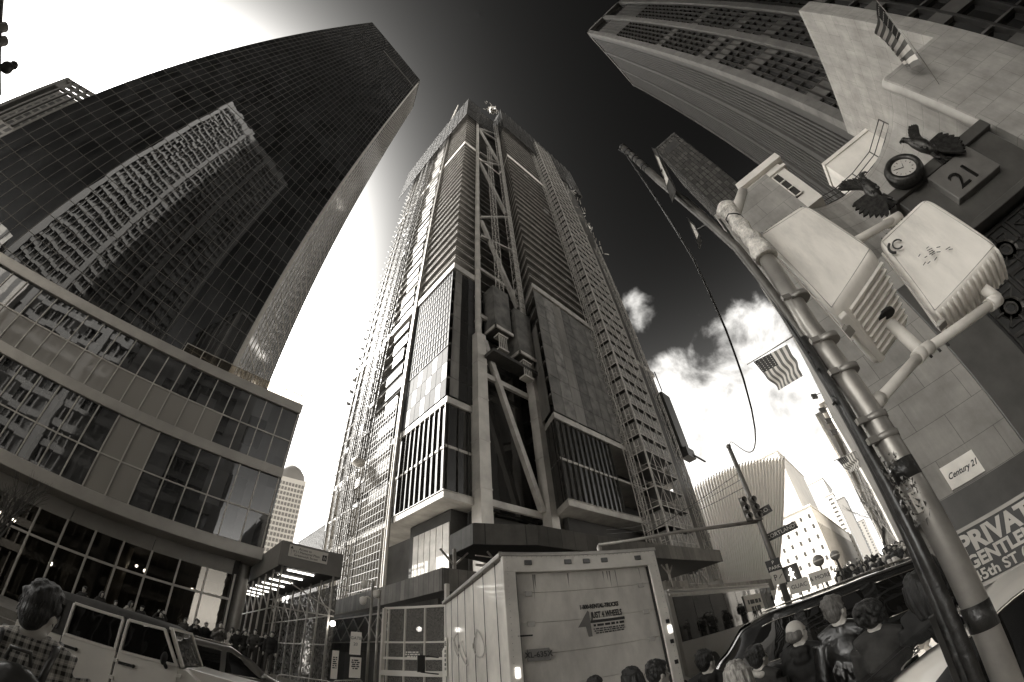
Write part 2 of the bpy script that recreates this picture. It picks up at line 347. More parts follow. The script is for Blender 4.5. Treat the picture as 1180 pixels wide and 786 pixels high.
def face_grid(mb, a, b, z0, z1, dz, du, w=.08, t=.12, out=1, wz=None):
    a = Vector((a[0], a[1], 0)); b = Vector((b[0], b[1], 0)); L = (b - a).length; d = (b - a) / L; n = Vector((d.y, -d.x, 0)) * out
    k = 0; z = z0
    while z <= z1 + .01: mb.obox((a + b) / 2 + n * t * .5 + Z_ * z, d * L / 2, n * t / 2, Z_ * (wz or w) / 2); z += dz
    k = max(1, int(L / du))
    for i in range(k + 1): p = a + d * (i * L / k); mb.obox(p + n * (t * .5 + .006) + Z_ * (z0 + z1) / 2, d * w / 2, n * t / 2, Z_ * (z1 - z0) / 2)
    return mb
mull = mat('tower_mullion', .16, .4, metal=.4)
face_grid(MB(), A4, B4, 21, H4, 4.15, 1.55, w=.07, t=.05).build('mullion_grid', mull, t4)
face_grid(MB(), B4, C4, 21, H4 - 4, 4.15, 1.55, w=.10, t=.07).build('side_mullion_grid', alum, t4)
# soot-dark notch and pale parapet line
g = MB(); g.obox(Vector((B4[0] + .3, B4[1] + .6, 150)), X_ * .35, Y_ * .35, Z_ * 130); g.build('corner_channel', alum, t4)
g = MB(); face_grid(g, (-30, 50.9), (-4, 57.3), H4 - 30, H4 - 29.4, 10, 500, w=1.0, t=.2); g.build('belt_rail', mull, t4)

# ================================================================ glass podium of that tower, along the far side of the avenue
pod = empty('glass_podium', (-25, 34, 0), 'low glass street front with grey metal bands and a lit shop below', 'building')
fas = mat('spandrel_metal', .36, .42, metal=.35, noise=.12, scale=.6)
fas2 = mat('bulkhead_panel', .30, .5, metal=.2, noise=.12, scale=.6)
pg = mirror_glass('podium_glass', .035, 1.95, .02, .03, .4, pane=(1.5, 2.7, .006))
pg_l = mirror_glass('podium_backed_glass', .26, 1.6, .05, .03, .5)
UL, UR, V = -62.0, 5.5, 32.0
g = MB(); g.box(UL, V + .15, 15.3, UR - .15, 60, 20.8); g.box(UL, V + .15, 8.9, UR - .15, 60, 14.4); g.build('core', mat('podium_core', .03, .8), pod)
g = MB(); g.box(UL, V - .25, 20.75, UR, 62, 21.7); g.build('roof_fascia', fas, pod, bevel=.05)
g = MB(); g.box(UL, V - .2, 14.5, UR, V + 4, 15.35); g.build('middle_fascia', fas, pod, bevel=.05)
g = MB(); g.box(UL, V - .2, 7.85, UR, V + 4, 8.75); g.build('lower_fascia', fas, pod, bevel=.05)
g = MB(); g.box(UL, V + .5, 7.9, UR - .1, V + 3.4, 8.0); g.build('soffit', fas2, pod)
VL = 34.4
g = MB()
u = UL
while u < 3.5: g.box(u + .02, VL, 6.75, min(u + 5.96, 4.2), VL + .3, 7.86); u += 6
g.build('bulkhead', fas2, pod)
# upper floors: pane by pane on a 1.5 m module, mullions and transoms as one frame
fr = MB(); n = 0; stuff1 = MB(); u = 5.35; cols = []
while u > UL + 2: cols.append(u); u -= 1.5
random.seed(3)
for i, u in enumerate(cols):
    fr.box(u - .04, V - .06, 15.35, u + .04, V + .12, 20.75)
    for z0, z1 in ((15.4, 17.86), (17.96, 20.7)):
        low = z0 < 16
        m = pg_l if (low and 3 < i < 19) else pg
        if i < 22: p = MB().box(u - 1.46, V + .02, z0, u - .04, V + .06, z1); p.build('window_pane', m, pod); n += 1
        else: stuff1.box(u - 1.46, V + .02, z0, u - .04, V + .06, z1)
fr.box(UL, V - .05, 17.86, UR - .1, V + .1, 17.96)
u = 5.3; i = 0
while u > UL + 2:
    w = 1.62
    fr.box(u - .045, V - .08, 8.75, u + .045, V + .12, 14.5)
    for z0, z1 in ((8.8, 11.28), (11.38, 14.45)):
        m = pg_l if i in (6, 7, 17, 18) else pg
        if i < 22: MB().box(u - w + .045, V + .02, z0, u - .045, V + .06, z1).build('window_pane', m, pod)
        else: stuff1.box(u - w + .045, V + .02, z0, u - .045, V + .06, z1)
    u -= w; i += 1
fr.box(UL, V - .05, 11.28, UR - .1, V + .1, 11.38)
fr.build('window_frame', alum, pod)
tag(stuff1.build('far_window_panes', pg, pod), kind='stuff')
# glass parapet on the roof edge
g = MB(); g.box(-6, V + .2, 21.7, UR - .2, V + .22, 22.8); g.build('glass_parapet', clear_glass('parapet_glass', .9, .9), pod)
g = MB(); g.box(-6, V + .17, 22.8, UR - .2, V + .25, 22.86)
for k in range(8): g.box(-6 + k * 1.6, V + .16, 21.7, -5.95 + k * 1.6, V + .26, 22.8)
g.build('parapet_rail', alum, pod)
# end wall and street-level shop
g = MB(); g.box(UR - .12, V, 8.8, UR, V + 4.5, 20.7); g.build('end_glass', pg, pod)
sg = clear_glass('shop_glass', .9, .55, 1.6)
fr = MB(); u = 4.2; i = 0
far = MB()
while u > UL + 3:
    fr.box(u - .07, VL - .12, .1, u + .07, VL + .1, 6.8)
    if i < 12:
        for z0, z1 in ((.3, 4.85), (5.0, 6.75)): MB().box(u - 1.98, VL + .02, z0, u - .07, VL + .04, z1).build('shop_pane', sg, pod)
    else: far.box(u - 1.98, VL + .02, .3, u - .07, VL + .04, 6.75)
    u -= 2.05; i += 1
fr.box(UL, VL - .1, 4.85, 4.2, VL + .08, 5.0); fr.box(UL, VL - .12, 0, 4.2, VL + .1, .3)
fr.build('shop_front_frame', alum, pod); tag(far.build('far_shop_glass', sg, pod), kind='stuff')
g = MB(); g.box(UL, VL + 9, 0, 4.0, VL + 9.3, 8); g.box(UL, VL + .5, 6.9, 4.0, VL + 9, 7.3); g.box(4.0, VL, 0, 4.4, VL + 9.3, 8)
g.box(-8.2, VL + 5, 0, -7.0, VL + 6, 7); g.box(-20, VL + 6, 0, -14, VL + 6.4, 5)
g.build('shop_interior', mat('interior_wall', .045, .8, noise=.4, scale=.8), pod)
g = MB(); g.box(UL, VL + .2, -.01, 4, VL + 9, .12); g.build('shop_floor', mat('interior_floor', .12, .3), pod)
g = MB()
for x, y, z, r in ((1.6, 38, 5.3, .10), (-2.2, 37.4, 5.6, .12), (-3.0, 38.8, 5.9, .10), (-12.3, 37, 5.6, .13), (-13.6, 37.2, 5.7, .13), (-9.0, 38.4, 3.9, .16), (2.6, 38, 3.1, .07), (-5, 39, 2.2, .06), (-1, 40, 2.0, .06)):
    g = MB(); g.ball((x, y, z), r); g.build('shop_lamp', mat('lamp_glow', .9, .5, emit=2.5), pod)
g = MB(); g.box(-16.5, VL + 1.2, .3, -14.9, VL + 1.25, 4.0); g.build('poster_panel', mat('poster', .4, .6, noise=.3, scale=2), pod)
for x in (5.0, -4, -30):                              # round columns carrying the overhang
    g = MB(); g.lathe([(.55, 0), (.55, 7.9)], 24, (x - .1 if x > 0 else x, VL + 1.2 if x > 0 else VL + 3, 0)); g.build('column', fas, pod)

# ================================================================ tower under construction, straight ahead
T = empty('unfinished_tower', (50, 60, 0), 'tall unfinished tower of stacked floor slabs with braced steel corner and hoists', 'tower')
floor_m = mat('floor_concrete', .13, .85, noise=.3, scale=.4)
slab_m = mat('slab_edge', .40, .7, noise=.3, scale=.5, metal=.1)
raw = mat('raw_steel', .32, .55, noise=.25, scale=.4, metal=.15)
col_m = mat('column_cladding', .40, .5, noise=.2, scale=.3, metal=.2)
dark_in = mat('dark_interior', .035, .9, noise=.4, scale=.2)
dglass = mirror_glass('construction_glass', .02, 1.7, .04, .15, .4)
wrap = mat('debris_netting', .085, .8, noise=.5, scale=.35, bump=.2)
U1, V1, V2, VL1, UR1 = 30.4, 45.3, 37.6, 98.0, 106.0
def plan(o=0.0):                                      # the floor outline, pushed out by o
    return [(U1 - o, VL1), (U1 - o, V1 - o), (36.6, V1 - o), (36.6, 46.6), (51.6, 46.6), (51.6, 43.6), (48.6 - o * .5, V2 - o), (UR1 + o, V2 - o), (UR1 + o, VL1)]
def plan_l(o=0.0): return [(U1 - o, VL1), (U1 - o, V1 - o), (36.6, V1 - o), (36.6, VL1)]
def plan_r(o=0.0): return [(51.6, 90), (51.6, 43.6), (48.6 - o * .5, V2 - o), (UR1 + o, V2 - o), (UR1 + o, 90)]
# core so the floors are not empty
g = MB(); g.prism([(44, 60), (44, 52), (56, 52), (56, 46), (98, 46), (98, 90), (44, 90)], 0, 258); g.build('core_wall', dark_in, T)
# lower block: two glazed bays with vertical fins between belts
def belt(z0, z1, o, name='belt', poly=None, m=raw):
    g = MB(); g.prism(poly or plan(o), z0, z1); return g.build(name, m, T, bevel=.08)
belt(23.7, 24.8, .5, poly=plan_l(.5)); belt(23.7, 24.8, .5, poly=plan_r(.5)); belt(24.8, 24.95, .62, 'belt_lip', plan_l(.62)); belt(24.8, 24.95, .62, 'belt_lip', plan_r(.62))
belt(40.7, 42.0, .4, poly=plan_l(.4)); belt(40.7, 42.0, .4, poly=plan_r(.4))
belt(32.3, 32.8, .15, 'mid_rail', plan_l(.15)); belt(32.3, 32.8, .15, 'mid_rail', plan_r(.15))
g = MB(); g.prism([(U1, 61), (U1, V1), (36.6, V1), (36.6, 61)], 24.9, 40.7); g.prism([(51.6, 60), (51.6, 43.6), (48.6, V2), (66, V2), (66, 60)], 24.9, 40.7)
g.box(36.6, 45.6, 23.7, 51.6, 46.6, 56); g.build('dark_glazing', dglass, T)
fin = mat('glazing_fin', .045, .4, metal=.5)
fins = []
for k in range(10): fins.append((U1 - .35, V1 + .1 + k * 1.6, U1, V1 + .18 + k * 1.6))
for k in range(5): fins.append((U1 + .2 + k * 2.0, V1 - .3, U1 + .28 + k * 2.0, V1))
for k in range(12): fins.append((48.7 + k * 1.55, V2 - .3, 48.78 + k * 1.55, V2))
for k in range(3): fins.append((49.3 + k * .9, 38.9 + k * 1.6, 49.1 + k * .9, 39.0 + k * 1.6))
for f in fins: MB().box(f[0], f[1], 24.9, f[2], f[3], 40.7).build('fin', fin, T)
# spandrel beams in the recess between the two corner columns
for z in (24.2, 49.5, 66, 84):
    MB().box(36.6, 43.4, z - .55, 49.8, 44.0, z + .55).build('cross_beam', raw, T)
# open base
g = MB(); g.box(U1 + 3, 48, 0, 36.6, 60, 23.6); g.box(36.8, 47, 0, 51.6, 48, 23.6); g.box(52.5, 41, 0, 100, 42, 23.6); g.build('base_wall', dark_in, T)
pale = mat('pale_panel', .42, .6, noise=.2, scale=.6)
for k in range(6): MB().box(U1 + 2.85, 48.2 + k * 1.75, 14.5, U1 + 3.0, 49.8 + k * 1.75, 21.6).build('pale_base_panel', pale, T)  # plain pale panels on the base wall, with no glow
for k in range(4): MB().box(53 + k * 3.1, 40.85, 14, 55.6 + k * 3.1, 41, 21).build('storefront_panel', mat('grey_panel', .12, .5, noise=.3, scale=.5), T)
# the two corner columns and the diagonal bracing
def colm(x, y, r, z0, z1, name='corner_column', step=None):
    g = MB(); g.box(x - r, y - r, z0, x + r, y + r, z1)
    z = z0 + 8.6
    while z < z1: g.box(x - r - .08, y - r - .08, z - .12, x + r + .08, y + r + .08, z + .12); z += 8.6
    return g.build(name, col_m, T)
colm(36.6, 44.3, 1.15, 9, 60); colm(50.0, 42.6, 1.0, 9, 60)
g = MB(); g.lathe([(.72, 60), (.72, 252)], 20, (36.6, 44.2, 0))
z = 64.0
while z < 250: g.lathe([(.86, z), (.86, z + .5)], 20, (36.6, 44.2, 0), smooth=False); z += 8.5
g.build('round_column', col_m, T)
g = MB(); g.lathe([(.6, 60), (.6, 250)], 16, (50.0, 42.6, 0)); g.build('round_column', col_m, T)
zz = [24.5, 76.5, 128.5, 180.5, 232.5]
for i in range(4):
    g = MB()
    g.bar((48.6, 43.0, zz[i]), (37.6, 43.6, zz[i] + 34), 1.0, 1.0); g.build('diagonal_brace', raw, T)
for i in range(1, 4):
    MB().bar((37.4, 43.4, zz[i] + 36), (49.4, 42.8, zz[i] + 50), .7, .7).build('diagonal_brace', raw, T)
for z in (101, 176, 215): MB().bar((37.4, 43.6, z), (49.4, 42.9, z + 3), .8, .8).build('diagonal_brace', raw, T)
# wrapped and partly glazed floors above the lower block
nf = 0
zs = [46.2 + 4.25 * k for k in range(49)]
edge = mat('slab_edge_light', .36, .6, noise=.25, scale=.4, metal=.15)
for i, z in enumerate(zs):
    if z > 250: break
    o = .0
    g = MB(); g.prism(plan(.25), z - .18, z + .18)
    g.build('floor_slab', floor_m, T)
g = MB()                                              # bright edge angles and safety cables of all floors
for z in zs:
    if z > 250: break
    if z < 78: continue
    P = plan(.32)
    for a, b in ((0, 1), (1, 2), (5, 6), (6, 7)):
        for dz in (.25, 1.25): g.bar((*P[a], z + dz), (*P[b], z + dz), .09 if dz > 1 else .16, .09 if dz > 1 else .2)
g.build('edge_rails', edge, T)
g = MB(); g.prism(plan(.6), 178, 180.2); g.build('white_belt', mat('white_belt', .75, .6, noise=.1, scale=.3), T)
g = MB(); g.prism(plan_l(.9)[:3] + [(36.4, 46.5), (U1 + 1, 46.5), (U1 + 1, VL1)], 79, 81.0); g.build('crash_deck', raw, T)
g = MB(); g.prism(plan_r(.9), 78.8, 80.6); g.build('crash_deck', raw, T)
# columns behind the slab edges
g = MB()
for y in range(49, 98, 9): g.box(31.6, y - .35, 42, 32.3, y + .35, 252)
for x in range(58, 104, 9): g.box(x - .35, 38.8, 42, x + .35, 39.5, 252)
g.build('perimeter_columns', col_m, T)
g = MB(); g.prism([(33.5, 97), (33.5, 48), (36.4, 48), (36.4, 50), (43, 50), (43, 97)], 42, 250); g.build('floor_shade_screen', dark_in, T)  # dark screens added behind the slab edges, standing in for shade between floors
g = MB(); g.prism([(53.2, 88), (53.2, 44.5), (50.8, 39.6), (104, 39.6), (104, 88)], 42, 250); g.build('floor_shade_screen', dark_in, T)
g = MB(); g.prism([(31.4, 96), (31.4, 62), (33.4, 62), (33.4, 96)], 42, 250); g.build('floor_shade_screen', dark_in, T)
# debris netting wrapped round the corner above the left bay, panel by panel
def panels(a, b, z0, z1, n, mz, m, name, out=.45, gap=.05):
    a = Vector((*a, 0)); b = Vector((*b, 0)); d = (b - a); L = d.length; d /= L; nn = Vector((d.y, -d.x, 0))
    for i in range(n):
        for k in range(mz):
            zc = z0 + (z1 - z0) * (k + .5) / mz; c = a + d * L * (i + .5) / n + nn * out + Z_ * zc
            MB().obox(c, d * (L / n / 2 - gap), nn * .03, Z_ * ((z1 - z0) / mz / 2 - gap)).build(name, m[(i * 7 + k * 5) % len(m)] if isinstance(m, list) else m, T)
smooth_wrap = mat('sheet_wrap', .13, .35, noise=.45, scale=.5, bump=.25, stretch=(1, 1, .15), coat=.3)
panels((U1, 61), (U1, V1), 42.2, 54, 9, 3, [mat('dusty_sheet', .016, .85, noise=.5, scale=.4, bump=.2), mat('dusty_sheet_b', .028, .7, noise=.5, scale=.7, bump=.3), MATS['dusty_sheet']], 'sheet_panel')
panels((U1, V1), (36.2, V1), 42.2, 79, 3, 9, [smooth_wrap, mat('dusty_sheet_b', .085), dglass, smooth_wrap, mat('dusty_sheet', .05)], 'sheet_panel')
panels((48.6, V2), (72, V2), 42.2, 78.5, 7, 8, [wrap, mat('netting_b', .055, .8, noise=.6, scale=.8, bump=.3), mat('netting_c', .12, .75, noise=.5, scale=.6, bump=.3), wrap, smooth_wrap], 'net_panel')
panels((51.0, 42.6), (48.6, V2), 42.2, 66, 1, 2, smooth_wrap, 'sheet_panel')
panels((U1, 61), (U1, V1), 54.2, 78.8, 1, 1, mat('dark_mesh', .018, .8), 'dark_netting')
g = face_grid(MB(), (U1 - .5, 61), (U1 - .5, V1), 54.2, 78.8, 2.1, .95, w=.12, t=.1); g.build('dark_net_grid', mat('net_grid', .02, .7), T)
# hoist frames hanging in the recess
for x, y, z in ((41.0, 42.2, 60), (46.6, 41.3, 55)):
    g = MB(); g.box(x - 2.4, y - 1.2, z + 2, x + 2.4, y + 2.5, z + 16); g.build('hoist_shroud', wrap, T)
    g = MB(); g.box(x - 2.6, y - 1.5, z + 1.4, x + 2.6, y - 1.2, z + 2.2); g.box(x - 2.6, y - 1.5, z + 1.4, x - 2.3, y + 2.5, z + 2.2)
    for k in range(5): g.box(x - 1.2 + k * .5, y - .9, z - 3.6, x - 1.05 + k * .5, y - .7, z + .2)
    g.box(x - 1.4, y - 1.1, z + .1, x + 1.2, y + .6, z + .5); g.box(x - 1.4, y - 1.1, z - 3.9, x + 1.2, y + .6, z - 3.5)
    g.build('hoist_frame', edge, T)
g = MB(); g.box(37.2, 40.4, 53.4, 49.6, 43.4, 54.2); g.build('work_platform', dark_metal, T)
def mast(x, y, z0, z1, w=.9, step=1.6, name='hoist_mast', m=edge, r=.09):
    g = MB(); h = w / 2
    for i, j in ((-1, -1), (1, -1), (1, 1), (-1, 1)): g.bar((x + i * h, y + j * h, z0), (x + i * h, y + j * h, z1), r * 1.4)
    z = z0; s = 1
    while z < z1 - step:
        for a, b in (((-1, -1), (1, -1)), ((-1, 1), (-1, -1))):
            g.bar((x + a[0] * h, y + a[1] * h, z), (x + b[0] * h, y + b[1] * h, z + step), r) if s > 0 else g.bar((x + b[0] * h, y + b[1] * h, z), (x + a[0] * h, y + a[1] * h, z + step), r)
            g.bar((x + a[0] * h, y + a[1] * h, z), (x + b[0] * h, y + b[1] * h, z), r)
        z += step; s = -s
    return g.build(name, m, T)
mast(41.6, 41.8, 76, 190, 1.3, 2.0); mast(47.4, 41.0, 71, 240, 1.5, 2.2)
# right face: hoist mast and the tall stair and landing tower
mast(71.6, 36.6, 8, 246, 1.3, 2.0, r=.12)
def scaffold_tower(x0, x1, y0, y1, z0, z1, dz):
    g = MB(); w = .14
    xs = [x0 + (x1 - x0) * k / 4 for k in range(5)]
    for x in xs: g.bar((x, y0, z0), (x, y0, z1), w)
    for y in (y0 + (y1 - y0) * .5, y1): g.bar((x0, y, z0), (x0, y, z1), w)
    g.bar((x0, y0, z0), (x0, y0, z1), .35)
    z = z0; k = 0
    while z < z1:
        g.bar((x0, y0, z), (x1, y0, z), w); g.bar((x0, y0, z), (x0, y1, z), .22); g.bar((x0, y0, z + 1.1), (x1, y0, z + 1.1), .08); g.bar((x0, y0, z + 1.1), (x0, y1, z + 1.1), .1)
        for i in range(4): g.bar((xs[i], y0, z + (dz if (i + k) % 2 else 0)), (xs[i + 1], y0, z + (0 if (i + k) % 2 else dz)), .09)
        z += dz; k += 1
    g.build('stair_scaffold', edge, T)
    z = z0; k = 0; ms = mat('landing_panel', .17, .6, noise=.5, scale=.5); dk = MB()
    while z < z1 - 1:
        dk.box(x0, y0, z - .12, x1, y1, z)
        if not (24 < z < 37):
            MB().box(x0 + .12, y0 + .25, z + .15, x0 + .18, y1 - .2, z + dz * .78).build('landing_gate', ms, T)
            pn = MB(); dr = MB(); pn.box(x0 + .3, y0 + .1, z + .1, x1 - .4, y0 + .16, z + dz * .7)
            dr.box(x0 + .04, y0 + 1.0, z + .3, x0 + .1, y0 + 1.12, z + dz * .7); dr.box(x0 + .04, y0 + 1.9, z + .3, x0 + .1, y0 + 2.02, z + dz * .7); dr.box(x0 + .04, y0 + 1.0, z + dz * .36, x0 + .1, y0 + 2.02, z + dz * .40)
            pn.build('landing_side_panel', mat('landing_mesh', .16, .6, noise=.5, scale=1.2), T); dr.build('gate_bar_frame', mat('gate_bar', .5, .5), T)
        z += dz
    dk.build('landing_decks', dark_metal, T)
scaffold_tower(73.0, 86.0, 33.2, 37.4, 9.5, 244, 4.25)
mast(90, 35.5, 12, 215, 1.4, 2.2, r=.12); mast(99, 35.8, 12, 150, 1.4, 2.4, r=.12)
g = MB(); g.box(92, 36.9, 10, 105, 37.5, 232); g.build('clad_strip', mat('dark_cladding', .07, .4, metal=.3, noise=.3, scale=.3), T)
g = MB(); g.box(103, 35.2, 50, 108.5, 39, 70); g.box(104, 34.5, 47, 109.5, 37, 50); g.bar((104, 36, 50), (112, 33, 46), .4); g.bar((106, 36, 72), (106, 36, 80), .3); g.build('hoist_car', dark_metal, T)
# left face: pipes, pale netted strip, hoist masts, scaffold
for y, r in ((60.6, .32), (61.6, .2)):
    g = MB(); g.lathe([(r, 3), (r, 240)], 12, (U1 - .9, y, 0)); g.build('riser_pipe', mat('bright_pipe', .3, .35, metal=.6), T)
dim = mat('dull_steel', .11, .6, noise=.3, scale=.6)
tarp = mat('pale_tarp', .20, .6, noise=.5, scale=.3, bump=.2)
for k in range(44):
    z = 30 + k * 4.9
    if z < 238: MB().box(U1 - .6, 63.4 + (k * 7 % 5) * .3, z + (k * 3 % 4) * .2, U1 - .45, 71.5 - (k * 5 % 3) * .9, z + 2.9 + (k * 2 % 3) * .4).build('pale_tarp', tarp, T)
g = MB(); face_grid(g, (U1 - .9, 75.5), (U1 - .9, 63.0), 6, 52, 1.5, 1.1, w=.12, t=.1); g.build('facade_scaffold', dim, T)
mast(U1 - 1.6, 77.5, 3, 236, 1.4, 2.0, r=.12, m=dim); mast(U1 - 1.6, 82.5, 22, 230, 1.4, 2.0, r=.12, m=dim); mast(U1 - 1.2, 88.5, 3, 200, 1.2, 2.2, r=.1, m=dim)
g = MB()
for y in (74.5, 79.5, 84.5, 86.5, 91, 94): g.bar((U1 - .9, y, 4), (U1 - .9, y, 235), .28)
g.build('guide_rails', dim, T)
g = MB(); g.lathe([(.2, 0), (1.4, .5), (1.5, 1.3), (1.3, 1.3)], 20, (U1 - 3, 74, 39)); g.build('hoist_pulley', edge, T)
g = MB()
for k in range(36):
    z = 70 + k * 4.6
    g.obox((U1 + 1.0, 98.6, z), X_ * 2.2, Y_ * .8 + Z_ * .9, Z_ * .14)
build_each(g, 'perimeter_shield', mat('shield', .12, .6, noise=.3), T)
random.seed(31)
for k in range(26):                                   # odd sheets, boards and loads caught in the left scaffold
    y = random.uniform(73, 94); z = random.uniform(12, 205); w = random.uniform(1.0, 3.2); h = random.uniform(.8, 2.6)
    MB().box(U1 - 1.0 - random.random() * .3, y, z, U1 - .9, y + w, z + h).build('loose_sheet', [dim, tarp, wrap, dark_metal][k % 4], T)
for k in range(16):
    x = random.uniform(54, 71); z = random.choice(zs[10:]) ; w = random.uniform(1.5, 5)
    if z < 215: MB().box(x, V2 - .2, z + .2, x + w, V2 - .1, z + random.uniform(1.2, 3.4)).build('loose_sheet', [wrap, smooth_wrap, tarp, dglass][k % 4], T)
# lower western wing with pale cladding
wg = MB(); wg.add([(31, 99, 0), (31, 124, 0), (31, 124, 50), (31, 116, 61), (31, 99, 73), (60, 99, 0), (60, 124, 0), (60, 124, 50), (60, 116, 61), (60, 99, 73)],
      [(0, 4, 3, 2, 1), (5, 6, 7, 8, 9), (2, 3, 8, 7), (3, 4, 9, 8), (1, 2, 7, 6), (0, 5, 9, 4)])
W3 = empty('pale_wing', (45, 110, 0), 'lower wing with pale cladding and striped base at the foot of the unfinished tower', 'building')
wg.build('wall', grid_mat('pale_cladding', .62, .12, 7, 6, .35, vary=.12, rough=.4), W3)
g = MB()
for k in range(26): g.box(30.6, 99 + k * .95, 6, 30.95, 99.3 + k * .95, 33)
g.box(30.5, 98, 33, 30.97, 124, 34.6); g.build('vertical_fins', fin, W3)
# dark perimeter cocoon at the top, with its ragged netting
net = net_mat('cocoon_net', .025, .74, 1.0)
g = MB(); P = plan(2.6); P[0] = (P[0][0], 107); P[8] = (112, 100); P[7] = (112, P[7][1]); P[2] = (38, P[2][1]); P[3] = (38, 44); P[4] = (49, 44); P[5] = (49, 41); P[6] = (47.5, P[6][1])
for z0, z1 in ((222, 243), (243, 263.5)):
    for a, b in ((0, 1), (1, 2), (2, 3), (3, 4), (4, 5), (5, 6), (6, 7), (7, 8)):
        g.quad((*P[a], z0), (*P[b], z0), (*P[b], z1), (*P[a], z1))
g.build('perimeter_netting', net, T)
g = MB()
for z in (222, 227, 231.5, 236, 240.5, 245, 249.5, 254, 258.5, 263.4):
    for a, b in ((0, 1), (1, 2), (2, 3), (3, 4), (4, 5), (5, 6), (6, 7), (7, 8)): g.bar((*P[a], z), (*P[b], z), .3)
for a, b in ((0, 1), (6, 7)):
    va, vb = Vector((*P[a], 0)), Vector((*P[b], 0))
    for k in range(16): q = va.lerp(vb, k / 15); g.bar((q.x, q.y, 219 + (k * 5 % 4) * 1.3), (q.x, q.y, 264.5 + (k % 3) * .9), .28)
g.build('cocoon_frame', dark_metal, T)
g = MB(); g.prism(plan(1.4), 250, 251); g.build('top_deck', dark_in, T)
random.seed(5)
g = MB()
for k in range(60):
    u = random.uniform(90, 108); z = random.uniform(150, 240)
    g.bar((u, 35.5 + random.random(), z), (u + random.uniform(-3, 3), 35, z + random.uniform(-4, 4)), .25)
build_each(g, 'scaffold_tube', edge, T)

# tower crane on the roof: boom up beyond the left edge, and an antenna-crowned hoist head
cr_t = empty('tower_crane', (31, 62, 262), 'lattice crane boom rising over the roof edge of the unfinished tower', 'crane')
g = MB()
a, b = Vector((31.5, 74, 262)), px(528, 121, u=33)
for o in ((0, 0, 0), (0, 2.0, 0), (1.6, 1, 1)): g.bar(a + Vector(o), b + Vector(o) * .25, .3)
for k in range(22):
    p = a.lerp(b, k / 22); q = a.lerp(b, (k + 1) / 22); s = 1 - .75 * k / 22
    g.bar(p, q + Vector((0, 2 * s, 0)), .22); g.bar(p + Vector((0, 2 * s, 0)), q + Vector((1.6, 1, 1)) * s, .22)
g.build('boom', mat('crane_paint', .5, .5), cr_t)
g = MB(); g.box(30.5, 70, 258, 35, 76, 265); g.build('cab', dark_metal, cr_t)
hd = empty('hoist_head', (50, 38, 262), 'bright lattice hoist head perched on the roof edge above the braced corner', 'hoist')
g = MB(); random.seed(2); c = px(569, 133, v=38) ; c.z = 265
for k in range(42):
    p = c + Vector((random.gauss(0, 1.6), random.gauss(0, 1.2), random.gauss(0, 2.2))); q = p + Vector((random.uniform(-2, 2), random.uniform(-1.5, 1.5), random.uniform(-2, 2)))
    g.bar(p, q, .25)
g.lathe([(1.9, -4.5), (2.3, -2), (1.6, 0), (.6, 1)], 12, tuple(c)); g.build('lattice', mat('crane_paint', .5, .5), hd)

# ================================================================ stone bank building at the corner, close on the right
stone = grid_mat('ashlar_stone', .335, .11, 1.65, .86, .012, vary=.06, rough=.7, off=.5, bump=.25)
stone_pl = mat('plain_stone', .36, .7, noise=.14, scale=1.1, dirt=.3, bump=.1)
dkst = mat('dark_granite', .075, .35, noise=.2, scale=1.5)
BK = empty('corner_bank', (14, -6, 0), 'pale stone bank with a concave corner, dark entrance surround and bronze grille', 'building')
uw, zt = 12.0, 15.7
def arc(n=14, r=3.35, cu_=12.9, cv=-7.6): return [(cu_ + r * .98 * math.sin(math.pi * k / n), cv + r * math.cos(math.pi * k / n)) for k in range(n + 1)]
g = MB(); g.prism([(uw, -1.35), (30, -1.35), (30, -14.2), (uw, -14.2), (uw, -11.0)] [::1] [0:0] + [(uw, -1.35), (uw, -4.2)] + arc() + [(uw, -11.0), (uw, -14.2), (19.5, -14.2), (19.5, -1.35)], 2.5, zt)
g.build('wall', stone, BK)
g = MB(); g.prism([(uw - .14, -1.25), (uw - .14, -6.4), (uw + 1, -6.4), (uw + 1, -1.25)], 0, 2.55); g.build('granite_base', dkst, BK)
g = MB(); g.box(uw - .02, -6.33, 7.97, uw + 3, -4.15, 9.2); g.build('corner_pier', stone, BK)
g = MB(); g.box(19.5, -14.2, 0, 45.5, -1.4, 15.0); g.build('unseen_rear_wing', stone, BK)  # unseen wing, added so the coach windows mirror dark stone, not bright sky
# a quarter-round coping up the side of the concave corner
g = MB(); g.lathe([(.32, 10.5), (.32, zt + .1)], 20, (uw + .34, -11.2, 0)); g.build('rounded_moulding', stone_pl, BK)
# upper mass: blank stone end wall, then tall dark window strips
g = MB(); g.box(uw, -15.2, 3.7, 22, -14.2, 25.2); g.build('upper_wall', stone, BK)
g = MB(); g.box(uw + .25, -48, 0, 22, -15.2, 25.0); g.build('window_strip_glass', mirror_glass('bank_glass', .015, 1.8, .03, .1, .6), BK)
for k in range(20): MB().box(uw - .05, -16.1 - k * 1.5, 3, uw + .3, -15.95 - k * 1.5, 25).build('window_rib', dark_metal, BK)
g = MB()
for z in range(4, 25, 2): g.box(uw + .02, -47, z, uw + .27, -15.3, z + (.9 if z % 4 == 0 else .12))
g.build('spandrels', mat('bank_spandrel', .10, .5, noise=.3, scale=.8), BK)
